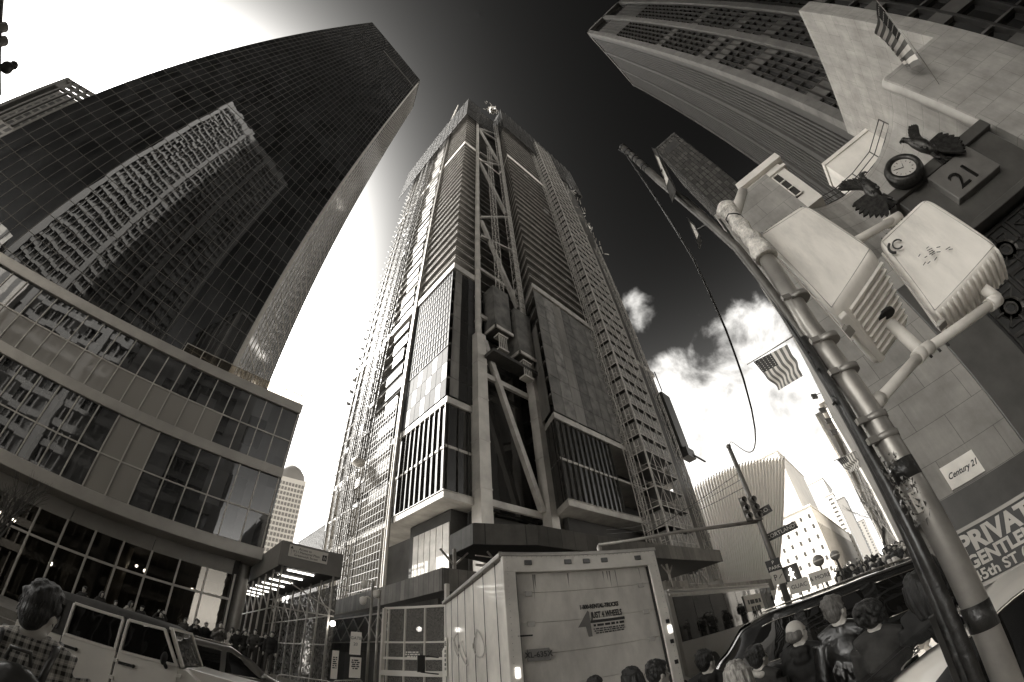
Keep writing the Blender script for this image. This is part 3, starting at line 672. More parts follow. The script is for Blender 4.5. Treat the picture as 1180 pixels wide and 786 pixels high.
# dark entrance surround with the street number
g = MB(); g.box(uw - .06, -5.48, 0, uw + 1.2, -4.08, 7.96); g.build('door_jamb', dkst, BK, bevel=.03)
g = MB(); g.box(uw - .12, -10.6, 0, uw + 1.2, -9.7, 7.96); g.build('door_jamb', dkst, BK, bevel=.03)
g = MB(); g.box(uw - .14, -10.55, 7.98, uw + 3, -6.33, 10.35); g.box(uw - .32, -10.7, 10.3, uw + 3, -6.2, 10.75); g.box(uw - .25, -10.55, 7.9, uw + .2, -6.4, 8.15); g.build('entablature', dkst, BK, bevel=.03)
pl = MB().box(uw - .42, -9.35, 8.85, uw - .12, -7.5, 10.2).build('number_block', mat('granite_plaque', .13, .35, noise=.15, scale=2), BK, bevel=.03)
tm = frame_on((uw - .44, -8.3, 9.35), (0, -1, 0), (0, 0, 1))
MB().text('21', .95, tm, .03).build('street_number', mat('bronze_letters', .035, .3, metal=.7), pl)
dkb = mat('dark_bronze', .045, .4, metal=.6, noise=.5, scale=7, bump=.5)
bronze = mat('bronze_grille', .10, .3, metal=.7, noise=.4, scale=4)
gb = MB().box(uw + .45, -9.72, 0, uw + .55, -5.46, 7.9).build('grille_back', mat('grille_shadow', .02, .6), BK)
for i in range(3):
    for k in range(5):
        cy, cz = -6.35 - i * 1.26, 1.45 + k * 1.41
        m = MB(); F = frame_on((uw + .40, cy, cz), (0, -1, 0), (0, 0, 1))
        pr = [(.36, .0), (.30, .05), (.20, .05), (.20, .02), (.13, .02), (.10, .09), (0.001, .11)]
        q = MB().lathe(pr, 20); m.add([F @ Vector((a, b, -c)) for a, b, c in q.v], q.f)
        for t in range(8):
            a = math.pi / 4 * t; m.bar(F @ Vector((.28 * math.cos(a), .28 * math.sin(a), 0)), F @ Vector((.6 * math.cos(a), .62 * math.sin(a), 0)), .05, .05)
        for s in (-1, 1):
            m.bar(F @ Vector((-.55, .68 * s, 0)), F @ Vector((.55, .68 * s, 0)), .06, .06); m.bar(F @ Vector((s * .55, -.7, 0)), F @ Vector((s * .55, .7, 0)), .05, .05)
            m.bar(F @ Vector((-.4, .45 * s, 0)), F @ Vector((.4, .45 * s, 0)), .035, .035)
        m.build('grille_rosette', bronze, BK)
# shop plaque with the script lettering
PL = empty('wall_plaque', (uw, -3.0, 3.0), 'pale metal shop plaque with black script lettering fixed to the stone wall', 'sign')
p0, p1, p2, p3 = px(1082, 542, u=uw - .05), px(1098, 566, u=uw - .05), px(1133, 540, u=uw - .05), px(1121, 518, u=uw - .05)
g = MB(); cpl = (p0 + p1 + p2 + p3) / 4; hw = (p2 - p1).length / 2; hh = (p1 - p0).length / 2
g.obox(cpl, Y_ * hw, Z_ * hh, X_ * .03); g.build('plate', mat('brushed_plate', .88, .3, noise=.15, scale=1.5), PL)
MB().text('Century 21', hh * .68, frame_on(cpl + Vector((-.035, 0, 0)), (0, -1, 0), (0, 0, 1)), .006, italic=.45, bold=.004, sx=.86).build('script_lettering', mat('black_letters', .02, .4), PL)
# penthouse lantern on the bank roof
LN = empty('roof_lantern', (16, -4, 15.7), 'small white ornate lantern house with paned window on the bank roof', 'roof lantern')
wht = mat('white_paint', .72, .5, noise=.08, scale=1)
g = MB(); g.box(15.2, -6.2, zt, 17.6, -4.0, 19.6); g.box(14.9, -6.5, 19.5, 17.9, -3.7, 20.0); g.box(15.05, -6.35, 18.9, 17.7, -3.9, 19.1); g.build('body', wht, LN)
g = MB(); g.lathe([(.55, zt), (.55, 18.6), (.7, 18.7), (.7, 19)], 18, (15.6, -3.3, 0)); g.build('turret', wht, LN)
MB().box(15.12, -5.7, 16.6, 15.2, -4.5, 18.7).build('window_glass', dark_metal, LN)
g = MB()
for k in range(4): g.box(15.06, -5.74 + k * .4, 16.6, 15.14, -5.68 + k * .4, 18.7)
for k in range(4): g.box(15.06, -5.7, 16.6 + k * .7, 15.14, -4.5, 16.66 + k * .7)
g.build('window_bars', wht, LN)
TE = empty('terrace_block', (24, -13, 16), 'sunlit pale rendered terrace block at the foot of the ribbed office tower', 'building')
g = MB(); g.box(20.6, -15.0, 14, 22.6, -10.3, 22.6); g.box(20.5, -15.1, 22.6, 22.6, -10.2, 22.9); g.build('wall', mat('white_render', .62, .7, noise=.15, scale=.6, dirt=.35), TE)
g = MB()
for z in (16.0, 16.35, 16.7): g.tube([(14.6, -10.9, z), (15.9, -9.9, z), (16.35, -8.6, z), (16.45, -7.4, z), (16.2, -6.2, z), (15.6, -5.4, z)], .025, 6)
for x, y in ((14.6, -10.9), (15.9, -9.9), (16.35, -8.6), (16.45, -7.4), (16.2, -6.2), (15.6, -5.4)): g.bar((x, y, 15.65), (x, y, 16.72), .04)
g.build('roof_railing', dark_metal, TE)
# wall clock between two bronze eagles over the entrance
CK = empty('wall_clock', (uw, -7.6, 11.2), 'round bronze-rimmed clock between two carved eagles above the entrance', 'clock')
cc_ = Vector((uw - .62, -7.15, 10.85)); F = frame_on(cc_, (0, -1, 0), (0, 0, 1))
def on(F, mb): q = MB(); q.add([F @ Vector(v) for v in mb.v], mb.f); q.sm = mb.sm[:]; return q
on(F, MB().lathe([(.40, .12), (.45, .22), (.60, .18), (.66, .0), (.58, -.28), (.1, -.3)], 28)).build('rim', dkb, CK)
on(F, MB().lathe([(.001, .125), (.41, .125)], 28)).build('face', mat('clock_face', .5, .5), CK)
h = MB()
for k in range(12): a = k * math.pi / 6; h.bar(F @ Vector((.27 * math.cos(a), .27 * math.sin(a), .13)), F @ Vector((.33 * math.cos(a), .33 * math.sin(a), .13)), .025, .01)
build_each(h, 'hour_mark', mat('black_letters', .02, .4), CK)
h = MB(); h.bar(F @ Vector((0, 0, .14)), F @ Vector((.10, .17, .14)), .035, .012); h.bar(F @ Vector((0, 0, .15)), F @ Vector((-.24, .12, .15)), .022, .012); h.build('hands', mat('black_letters', .02, .4), CK)
def eagle(cy, cz, s, lab):
    E = empty('carved_eagle', (uw - .3, cy, cz), lab, 'carved eagle', 'carved eagles beside the clock')
    F = frame_on((uw - .42, cy, cz), (0, s, 0), (0, 0, 1)); F = F @ Matrix.Diagonal((1, 1, s * -1, 1))
    F = F @ Matrix.Scale(1.3, 4)
    b = MB()
    b.tube([(.05, -.42, 0), (.03, -.2, .04), (0, .08, .06), (-.05, .32, .06), (-.10, .48, .08), (-.16, .58, .10)], [.06, .14, .19, .15, .085, .075], 14); b.ball((-.17, .60, .10), .085, .08, .08); b.tube([(-.22, .62, .11), (-.30, .60, .12), (-.33, .53, .12)], [.045, .03, .008], 8)
    for q in range(14): b.ball((-.02 + .10 * math.cos(q * 2.4), -.15 + .045 * q, .14 + .04 * math.sin(q * 1.7)), .055, .075, .035, 8, 6)
    for q in (-.08, .08): b.tube([(q, -.3, .05), (q * 1.3, -.5, .06), (q * 1.3, -.62, .14)], [.06, .04, .02], 8)
    on(F, b).build('body', dkb, E)
    for k, (dx, dy, ln, w) in enumerate(((.06, .30, .78, .62), (.04, .0, .72, .5))):
        wv = MB()
        for f in range(8):                            # overlapping feathers fanned from the shoulder
            a = R_(48 + f * 8) if k == 0 else R_(2 - f * 8); L = ln * (1 - .055 * abs(f - 3))
            p = Vector((dx, dy - f * .07, .02 * f)); d = Vector((math.cos(a), math.sin(a), 0))
            n = Vector((-d.y, d.x, 0)) * .062; e = p + d * L
            wv.slab([p - n, p + n, e + n * 1.0 - d * .06, e + d * .04, e - n * 1.0 - d * .06], (0, 0, 1), .06)
        on(F, wv).build('wing', dkb, E)
    tl = MB()
    for f in range(5): tl.bar((-.02 + f * .06, -.25, 0), (-.12 + f * .12, -.75, .02), .09, .05)
    on(F, tl).build('tail', dkb, E)
eagle(-5.95, 11.1, 1, 'dark carved eagle beside the wall clock, on the side of the concave wall')
eagle(-8.45, 11.15, -1, 'dark carved eagle beside the wall clock, on the side of the flagpole')

# ribbed office tower behind the bank
OT = empty('ribbed_office_tower', (34, -30, 0), 'tall office tower with wide window bays between stone piers and a finely ribbed side', 'tower')
u0, vr, HT = 22.7, -15.3, 115.0
g = MB(); g.box(u0 + .8, -48, 0, 42.5, vr - .8, HT); g.build('core', mirror_glass('office_glass', .016, 1.8, .04, .1, .5), OT)
pier = grid_mat('pier_stone', .15, .09, 3, 1.9, .03, vary=.1, rough=.7)
for k in range(6): MB().box(u0, vr - .95 - k * 5.55, 0, u0 + .9, vr - k * 5.55, HT).build('pier', pier, OT)
g = MB(); g.box(u0, -48, HT - 1.2, 42.5, vr, HT); g.build('parapet', pier, OT)
win = mat('bay_mullion', .09, .5, metal=.3); spn = mat('bay_spandrel', .055, .4, noise=.3, scale=.5)
for k in range(5):
    y1 = vr - .95 - k * 5.55; y0 = y1 - 4.6; g = MB()
    for j in range(5): g.box(u0 + .35, y0 + j * .92 - .05, 4, u0 + .85, y0 + j * .92 + .05, HT - 8)
    z = 6
    while z < HT - 8: g.box(u0 + .60, y0, z, u0 + .82, y1, z + .14); g.box(u0 + .60, y0, z + 2.1, u0 + .82, y1, z + 2.24); z += 3.7
    g.build('bay_mullions', win, OT)
    g = MB(); z = 6; j = 0
    while z < HT - 8:
        if random.random() < .22: g.box(u0 + .66, y0, z + .14, u0 + .8, y1, z + 2.1)
        z += 3.7
    build_each(g, 'blind', mat('blinds', .12, .7, noise=.3, scale=1), OT)
    g = MB(); g.box(u0 + .5, y0, HT - 22, u0 + .9, y1, HT - 8)
    g.build('plant_room_grille', grid_mat('plant_grille', .13, .05, .9, 1.8, .12, vary=.1), OT)
rib = mat('stone_rib', .06, .6, noise=.15, scale=.5); k = 0; g = MB(); x = u0 + .9
while x < 42.4:
    w = .30 if k % 9 else .7; g.box(x, vr - .8, 0, x + w, vr - (.2 if k % 9 else .0), HT - 1); x += .62 if k % 9 else 1.0; k += 1
g.build('ribs', rib, OT)

# slab hotel tower up the avenue
HT2 = empty('slab_hotel_tower', (100, -20, 0), 'slim dark slab hotel tower with fine window grid beside the ribbed tower', 'tower')
g = MB(); g.box(97, -25.2, 0, 125, -13.4, 178); g.build('wall', grid_mat('hotel_cladding', .085, .045, 1.6, 3.4, .35, vary=.35, rough=.25, spec=.7), HT2)
g = MB(); g.box(96.9, -22.5, 167, 97, -16, 173); g.build('plant_slot', dark_in, HT2)
g = MB(); g.box(96.8, -25.3, 177.5, 125.2, -13.3, 178.5); g.build('parapet', rib, HT2)

# black steel tower standing across the street behind the viewpoint: it is what the glass tower mirrors
OL = empty('gridded_steel_tower', (-40, -40, 0), 'broad steel tower of heavy floor beams in three bays, seen mirrored in the glass tower', 'tower')
g = MB(); g.box(-45.5, -62, 0, 3.5, -14, 196); g.build('core', mat('steel_tower_glass', .02, .2), OL)
g = MB(); z = 6
while z < 191: g.box(-46, -14, z, 4, -12.8, z + 1.2); z += 3.9
for x in (-46, -29.6, -13.2, 2.4): g.box(x, -14, 0, x + 1.6, -12.4, 196)
for k in range(31): g.box(-45 + k * 1.6, -14, 0, -44.75 + k * 1.6, -13.1, 194)
g.box(-46, -14, 190, 4, -12.5, 196); g.build('floor_beams', mat('steel_tower_beam', .05, .6, noise=.2, scale=.3), OL)
OB = empty('stone_street_block', (-30, -14, 0), 'plain stone block with rows of windows beside the viewpoint, seen mirrored in the podium', 'building')
g = MB(); g.box(-160, -40, 0, -48, -13, 70); g.build('wall', grid_mat('striped_stone', .34, .05, 3.0, 200, 1.3, vary=.08), OB)

# ================================================================ far buildings up the avenue
lime = mat('limestone', .55, .75, noise=.1, scale=.15)
win_d = mat('window_dark', .05, .3)
def block(name, label, x0, y0, x1, y1, z1, m, faces, z0=0, cat='building', grp=None, wz=3.6, wy=3.0, ww=1.4, wh=2.0, maxw=60, cornice=.6, wm=None):
    B = empty(name, ((x0 + x1) / 2, (y0 + y1) / 2, z0), label, cat, grp)
    MB().box(x0, y0, z0, x1, y1, z1).build('wall', m, B)
    if cornice: MB().box(x0 - .5, y0 - .5, z1, x1 + .5, y1 + .5, z1 + cornice).build('cornice', m, B)
    n = 0; rest = MB()
    for f in faces:
        a0, a1 = (y0, y1) if f == 'u' else (x0, x1)
        na = int((a1 - a0 - 2) / wy); nz = int((z1 - z0 - 4) / wz)
        for j in range(nz):
            for i in range(na):
                a = a0 + (a1 - a0) * (i + .5) / na; z = z1 - 3 - j * wz
                bx = (x0 - .06, a - ww / 2, z - wh, x0 + .02, a + ww / 2, z) if f == 'u' else (a - ww / 2, y0 - .06, z - wh, a + ww / 2, y0 + .02, z) if f == 'v' else (a - ww / 2, y1 - .02, z - wh, a + ww / 2, y1 + .06, z)
                if n < maxw: MB().box(*bx).build('window', wm or win_d, B); n += 1
                else: rest.box(*bx)
    if rest.f: tag(rest.build('small_windows', wm or win_d, B), kind='stuff')
    return B
FB = block('federal_office', 'broad white stone federal office with a row of top windows, below the shaded tower', 190, 19.3, 380, 46, 36.5, lime, 'u', wz=4.6, wy=3.3, ww=1.0, wh=1.9)
g = MB()
for k in range(34): g.box(193 + k * 5.4, 18.9, 6, 195.6 + k * 5.4, 19.35, 29)
g.build('side_pilasters', mat('pilaster_stone', .3, .7), FB)
block('federal_tower', 'white stone tower with shaded striped side rising behind the federal office', 222, 26, 300, 62, 76, lime, 'uv', z0=36, wz=200, wy=3.6, ww=1.3, wh=38, maxw=40, wm=mat('window_strip', .16, .6))
block('banded_tower', 'pale banded tower with long window bands next beyond the federal office', 400, 20, 470, 34, 92, mat('pale_band', .42, .6), 'v', wz=4.2, wy=80, ww=64, wh=1.8)
block('terraced_tower', 'narrow pale tower with dark balconies stacked on its corner', 380, 17, 398, 24, 72, mat('pale_band', .42, .6), 'uv', wz=3.8, wy=5, ww=3.6, wh=1.6)
block('brown_tower', 'dark slab tower at the end of the avenue', 540, 14, 600, 30, 92, mat('brown_brick', .15, .7), 'v', wz=4, wy=5, ww=2, wh=2)
block('distant_block', 'low mid-grey block closing the avenue beneath the dark slab', 640, 6, 700, 18, 70, mat('grey_brick', .22, .7), 'uv', wz=4, wy=5, ww=2, wh=2)
block('east_row_near', 'white painted building front seen edge-on beside the steel pole', 46, -16, 110, -1.6, 19.2, lime, 's', wz=3.4, wy=2.6, ww=1.3, wh=2.0)
block('east_row_far', 'taller white front seen edge-on beyond the first flagpole', 112, -18, 330, -1.0, 42, lime, 's', wz=3.6, wy=6, ww=2.4, wh=2.2, maxw=70)

# white ribbed transit hall: two fans of steel blades
OC = empty('ribbed_transit_hall', tuple(at(27, 128, 0)), 'white winged transit hall of tall curved ribs behind the traffic signal', 'building')
rw = mat('white_steel', .88, .45)
b0, b1 = at(21.0, 128), at(29.3, 126); t0, t1 = at(18.0, 131), at(37.2, 131)
for k in range(46):
    f = k / 45; a = b0.lerp(b1, f); a.z = 4; t = t0.lerp(t1, f); t.z = 33 + 12.5 * math.sin(math.pi * (.12 + .62 * f))
    m = a.lerp(t, .5) + Vector((-3.2, -1.5, 0)); g = MB(); nseg = 8; pts = []
    for i in range(nseg + 1): s = i / nseg; pts.append(a * (1 - s) ** 2 + m * 2 * s * (1 - s) + t * s * s)
    w = Vector((1.5, .8, 0)); th = Vector((.05, -.14, 0))
    for i in range(nseg):
        p, q = pts[i], pts[i + 1]; g.add([p - w - th, p + w - th, p + w + th, p - w + th, q - w - th, q + w - th, q + w + th, q - w + th], [(0, 1, 5, 4), (1, 2, 6, 5), (2, 3, 7, 6), (3, 0, 4, 7)])
    g.build('rib', rw, OC)

# towers to the left and behind
DT = empty('domed_tower', tuple(at(-35.5, 300)), 'pale gridded tower with a shallow dome between the podium and the unfinished tower', 'tower')
c = at(-35.6, 300); ax = (at(-33.5, 300) - at(-37.8, 300)).normalized(); ay = Vector((-ax.y, ax.x, 0))
if ay.dot(c) < 0: ay = -ay
g = MB(); g.obox(c + ay * 12 + Z_ * 61, ax * 12.5, ay * 12, Z_ * 61); g.build('wall', mat('pale_tower_wall', .60, .6), DT)
g = MB(); g.lathe([(12.6, 122), (12.3, 125), (10.6, 130), (7.5, 134), (4, 136.3), (.01, 137.3)], 28, (c.x + ay.x * 12, c.y + ay.y * 12, 0)); g.build('dome', mat('copper_dome', .22, .5), DT)
wm_ = mat('pale_window', .2, .35); g = MB(); nn = 0
for j in range(26):
    for i in range(10):
        p = c - ay * .1 + ax * (-10.8 + i * 2.4) + Z_ * (117 - j * 3.9)
        if nn < 90: MB().obox(p, ax * .85, ay * .1, Z_ * 1.25).build('window', wm_, DT); nn += 1
        else: g.obox(p, ax * .85, ay * .1, Z_ * 1.25)
tag(g.build('small_windows', wm_, DT), kind='stuff')
LT = empty('framed_crown_tower', (-103, 105, 0), 'stone and glass tower with an open frame crown, peeking out beyond the glass tower', 'tower')
g = MB(); g.box(-117, 96, 0, -90, 125, 129); g.build('wall', grid_mat('framed_stone', .05, .22, 2.6, 3.6, 1.1, vary=.2), LT)
g = MB()
for y in (94.2, 96.5): g.box(-118, y, 134, -89, y + .8, 136)
for k in range(9): g.box(-118 + k * 3.55, 94.2, 100, -117.2 + k * 3.55, 95, 136)
g.box(-118, 94, 100, -116.5, 97, 136); g.box(-118, 94.1, 128, -89, 95.2, 129.4)
g.build('crown_frame', rib, LT)

# ================================================================ STREET
rubber = mat('rubber', .02, .8)
plane('rising_road', 26, -2.0, 700, 19.0, .4, mat('road_asphalt', .06))
_r = bpy.data.objects['rising_road'].data
for v in _r.vertices: v.co.z = -.12 if v.co.x < 100 else 7.0
ply = grid_mat('painted_plywood', .10, .03, 1.22, 20, .03, vary=.22, rough=.75)
ply2 = grid_mat('weathered_board', .20, .05, .62, 20, .03, vary=.25, rough=.8)
galv = mat('galvanised_tube', .34, .45, metal=.5, noise=.2, scale=3)
# sidewalk shed round the foot of the unfinished tower
SH = empty('sidewalk_shed', (13, 19, 0), 'two-level plywood sidewalk shed on steel posts wrapping the foot of the unfinished tower', 'sidewalk shed')
zl, zu = 6.75, 9.55
def fascia(pts, z0, z1, th, name, m):
    for (a, b) in zip(pts[:-1], pts[1:]):
        a, b = Vector((*a, 0)), Vector((*b, 0)); d = (b - a).normalized(); n = Vector((d.y, -d.x, 0))
        MB().obox((a + b) / 2 + Z_ * (z0 + z1) / 2, (b - a) / 2, n * th, Z_ * (z1 - z0) / 2).build(name, m, SH)
fascia([(13.6, 42), (12.6, 18.8), (40, 17.6)], zl - 1.25, zl, .06, 'lower_fascia', ply2)
fascia([(14.75, 21.2), (14.4, 18.3), (18, 16.6), (46, 15.5)], zu - 1.3, zu, .06, 'upper_fascia', ply)
fascia([(30, 17.0), (62, 15.0)], 4.3, 5.9, .08, 'right_fascia', ply2)
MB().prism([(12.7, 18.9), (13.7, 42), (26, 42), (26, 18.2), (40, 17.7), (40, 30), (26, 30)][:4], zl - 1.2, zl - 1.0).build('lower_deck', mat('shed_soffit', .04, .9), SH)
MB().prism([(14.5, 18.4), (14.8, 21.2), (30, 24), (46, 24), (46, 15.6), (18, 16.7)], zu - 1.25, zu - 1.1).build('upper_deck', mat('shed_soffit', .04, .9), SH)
for x, y in ((14.2, 20), (17, 19.0), (20.5, 18.6), (24, 18.2), (28, 18), (32, 17.6), (36, 17.4), (15, 25), (15.4, 31), (16, 37)):
    g = MB(); top = zu - 1.25 if y < 21 and x > 14 else zl - 1.2
    g.bar((x, y, 0), (x, y, top), .18)
    for s in (-1, 1): g.bar((x, y, top - 1.0), (x + s * 1.0, y - s * .04, top - .1), .1)
    g.build('post', galv, SH)
g = MB(); g.bar((14.6, 18.45, zl + .35), (30, 17.7, zl + .35), .12); g.bar((14.6, 18.45, zl + .9), (30, 17.7, zl + .9), .06); g.build('guard_rail', galv, SH)
for k in range(4): MB().obox((17 + k * 5, 22, zl - 1.4), X_ * .7, Y_ * .06, Z_ * .04).build('strip_light', mat('tube_glow', .9, .5, emit=.9), SH)
g = MB(); g.box(13.2, 20.2, 0, 13.4, 41, 5.3); g.build('board_fence', grid_mat('green_fence', .07, .02, 1.22, 2.44, .03, vary=.25, rough=.7), SH)
MB().box(15.5, 20.5, 0, 60, 20.7, 5.4).build('board_fence', MATS['green_fence'], SH)
g = MB()
for k in range(6): g.bar((13.1, 23 + k * 2.2, 3.2), (13.1, 25.2 + k * 2.2, 4.9), .07); g.bar((13.1, 25.2 + k * 2.2, 3.2), (13.1, 23 + k * 2.2, 4.9), .07)
g.bar((13.1, 22.5, 3.1), (13.1, 37, 3.1), .09); g.bar((13.1, 22.5, 5.0), (13.1, 37, 5.0), .09); g.build('lattice_rail', galv, SH)
MB().ball((px(483, 725, d=20.5)), .12).build('work_lamp', mat('lamp_glow', .9, .5, emit=2.5), SH)

# scaffold shed with the direction sign between the two buildings
SS = empty('scaffold_walkway', (7.7, 40, 0), 'covered scaffold walkway with strip lights and a direction sign over its mouth', 'walkway')
x0, x1, y0, z0, z1 = 5.7, 9.8, 26.8, 6.9, 8.45
MB().box(x0, y0 - .06, z0, x1, y0, z1).build('front_fascia', mat('shed_sign_board', .17, .6, noise=.15, scale=.8), SS)
MB().box(x0 - .06, y0, z0 - .1, x0, 60, z1).build('side_fascia', mat('shed_sign_board', .17), SS)
MB().box(x1, y0, z0 - .1, x1 + .06, 60, z1).build('side_fascia', mat('shed_sign_board', .17), SS)
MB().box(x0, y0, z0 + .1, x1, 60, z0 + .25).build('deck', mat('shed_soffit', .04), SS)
sb = MB().box(6.15, y0 - .12, 7.55, 8.75, y0 - .07, 8.3).build('sign_board', mat('sign_white', .6, .5), SS)
F = frame_on((7.2, y0 - .125, 8.12), (1, 0, 0), (0, 0, 1)); t = MB(); bl = mat('black_letters', .02, .4)
t.text('Access to', .22, F, .004); t.text('9/11 Memorial Plaza', .22, frame_on((7.3, y0 - .125, 7.91), (1, 0, 0), (0, 0, 1)), .004); t.text('Greenwich Street', .22, frame_on((7.3, y0 - .125, 7.70), (1, 0, 0), (0, 0, 1)), .004)
t.build('lettering', bl, sb)
t = MB(); t.bar((6.3, y0 - .13, 7.65), (6.3, y0 - .13, 8.12), .05, .01); t.slab([(6.2, y0 - .13, 8.05), (6.4, y0 - .13, 8.05), (6.3, y0 - .13, 8.22)], (0, -1, 0), .01); t.build('arrow', bl, sb)
t = MB().box(8.38, y0 - .13, 7.72, 8.68, y0 - .122, 8.1).build('access_symbol', bl, sb)
t = MB(); F = frame_on((8.53, y0 - .135, 7.88), (1, 0, 0), (0, 0, 1)); on(F, MB().lathe([(.07, 0), (.07, .008), (.09, .008), (.09, 0)], 14)).build('wheel_mark', mat('sign_white', .6), sb)
wv = MB(); wv.bar((8.50, y0 - .14, 7.92), (8.50, y0 - .14, 8.05), .03, .01); wv.bar((8.5, y0 - .14, 7.92), (8.6, y0 - .14, 7.86), .03, .01); wv.build('figure_mark', mat('sign_white', .6), sb)
for side, x in ((0, x0 + .35), (1, x1 - .3)):
    for k in range(9):
        g = MB(); y = y0 + .4 + k * 2.4
        g.bar((x, y, 0), (x, y, z0 + .1), .11)
        if k < 8: g.bar((x, y, z0 - 2.4), (x, y + 2.4, z0 - 1.0), .06); g.bar((x, y, 2.6), (x, y + 2.4, 2.6), .07); g.bar((x, y, 4.4), (x, y + 2.4, 4.4), .07)
        g.build('scaffold_frame', galv, SS)
for k in range(8): MB().box(6.6, y0 + 1.2 + k * 2.6, z0 - .02, 8.4, y0 + 1.32 + k * 2.6, z0 + .06).build('strip_light', mat('tube_glow', .9, .5, emit=.9), SS)
g = MB(); g.bar((x0, y0 + .3, z0 - .5), (x1, y0 + .3, z0 - 2.2), .07); g.bar((x0, y0 + .3, 4.4), (x1, y0 + .3, 4.4), .07); g.build('front_brace', galv, SS)
g = MB(); g.ball((9.6, y0 - .2, 3.9), .17); g.build('work_lamp', mat('lamp_glow', .9, .5, emit=2.5), SS)
g = MB(); g.box(x1 + .1, 27.5, 0, x1 + .2, 45, 6.5); g.build('mesh_screen', net_mat('mesh_screen', .10, .75, 4), SS)
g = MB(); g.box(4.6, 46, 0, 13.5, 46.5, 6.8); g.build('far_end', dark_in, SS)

# white framed gate with camera poles beside it
GT = empty('mesh_gate', tuple(at(-16, 19.5)), 'white framed mesh gate in the hoarding beside the box truck', 'gate')
ga, gb_ = at(-20.2, 19.2), at(-12.0, 17.6); gd = gb_ - ga
wp = mat('white_frame', .62, .5); g = MB(); zt_ = 4.05
for f in (0, .08, .35, .66, .985): w = .16 if f in (0, .985) else .08; g.bar(ga + gd * f, ga + gd * f + Z_ * (zt_ + (.9 if f == .985 else 0)), w)
for z, w in ((.3, .2), (1.95, .10), (1.35, .22), (2.6, .07), (zt_, .10)): g.bar(ga + Z_ * z, gb_ + Z_ * z, w)
g.build('frame', wp, GT)
for k, (f0, f1) in enumerate(((.08, .35), (.35, .66), (.66, .985))):
    for z0_, z1_ in ((.4, 1.24), (1.46, 4.0)):
        n = Vector((-gd.y, gd.x, 0)).normalized() * .02; a, b = ga + gd * (f0 + .015), ga + gd * (f1 - .015)
        MB().slab([a + Z_ * z0_, b + Z_ * z0_, b + Z_ * z1_, a + Z_ * z1_], n, .02).build('panel', net_mat('gate_mesh', .14, .9, 30), GT)
t = MB(); M_ = frame_on(ga + gd * .48 + Z_ * 2.2 - Vector((-gd.y, gd.x, 0)).normalized() * .04, gd, (0, 0, 1)); t.dashes(M_, (.62, .7, .5), .055); t.build('warning_lettering', wp, GT)
for az, d, zt_, lab in ((-22.0, 18.6, 5.1, 'thin grey pole carrying two white dome cameras beside the mesh gate'), (-21.0, 18.4, 4.7, 'thin grey pole carrying a single dome camera beside the mesh gate')):
    p = at(az, d); CP = empty('camera_pole', tuple(p), lab, 'camera pole', 'camera poles by the gate')
    MB().tube([p, p + Z_ * zt_], .055, 10).build('pole', galv, CP)
    for k in range(2 if az < -21.5 else 1):
        z = zt_ - .1 - k * .7; q = p + Vector((-.35, .1, 0)) * (1 if az < -21.5 else .4)
        g = MB(); g.tube([p + Z_ * z, p.lerp(q, .5) + Z_ * (z + .12), q + Z_ * (z + .05)], .03, 8); g.ball(q + Z_ * (z - .12), .14); g.lathe([(.15, z - .1), (.15, z + .05), (.05, z + .1)], 14, (q.x, q.y, 0)); g.build('dome_camera', wp, CP)
sp = at(-23.6, 18.4); S1 = empty('gate_notice', tuple(sp), 'small white notice panels on the dark hoarding by the camera poles', 'notice')
nv = Vector((-sp.y, sp.x, 0)).normalized()
for k, (dx, z0_, z1_) in enumerate(((.0, 2.0, 2.9), (.05, 1.1, 1.9), (-.75, 1.0, 2.1))):
    pb = MB().obox(sp + nv * -dx + Z_ * (z0_ + z1_) / 2, nv * (.22 if k < 2 else .13), sp.normalized() * .02, Z_ * (z1_ - z0_) / 2).build('panel', mat('notice_white', .75, .6), S1)
    t = MB(); M_ = frame_on(sp + nv * -dx + Z_ * (z0_ + z1_) / 2 - sp.normalized() * .025, -nv, (0, 0, 1))
    if k == 0:
        for i, s in enumerate(('GATE', '20')): t.text(s, .17, M_ @ Matrix.Translation((0, .2 - i * .24, 0)), .003)
    else: t.dashes(M_ @ Matrix.Translation((0, .28, .0)), (.3, .32, .26, .3, .2) if k == 1 else (.16,) * 6, .05)
    t.build('lettering', bl, pb)
def barricade(a, b, lab):
    B = empty('crowd_barrier', tuple((a + b) / 2), lab, 'barrier', 'steel crowd barriers')
    g = MB(); g.tube([a + Z_ * .1, a + Z_ * 1.05, (a * .93 + b * .07) + Z_ * 1.12, (a * .07 + b * .93) + Z_ * 1.12, b + Z_ * 1.05, b + Z_ * .1], .022, 8); g.tube([a + Z_ * .25, b + Z_ * .25], .018, 8); g.tube([a + Z_ * .68, b + Z_ * .68], .018, 8)
    g.build('frame', galv, B)
    for k in range(14): q = a.lerp(b, (k + 1) / 15); MB().tube([q + Z_ * .25, q + Z_ * 1.1], .009, 6).build('upright', galv, B)
barricade(at(-32.5, 15), at(-26.2, 13.6), 'light steel crowd barrier in front of the scaffold walkway'); barricade(at(-26.0, 14.0), at(-22.5, 16.5), 'light steel crowd barrier turned towards the gate')
b = at(-21.5, 14.8); JB = empty('concrete_barrier', tuple(b), 'pale concrete block standing below the camera poles', 'barrier block')
g = MB(); n1, n2 = nv, b.normalized()
g.add([b + n1 * s * w + n2 * t * .25 * k + Z_ * z for (w, k, z) in ((.75, 1.2, -.1), (.75, 1.2, .3), (.7, .6, 1.0)) for s, t in ((-1, -1), (1, -1), (1, 1), (-1, 1))], [(0, 1, 5, 4), (1, 2, 6, 5), (2, 3, 7, 6), (3, 0, 4, 7), (4, 5, 9, 8), (5, 6, 10, 9), (6, 7, 11, 10), (7, 4, 8, 11), (8, 9, 10, 11), (3, 2, 1, 0)])
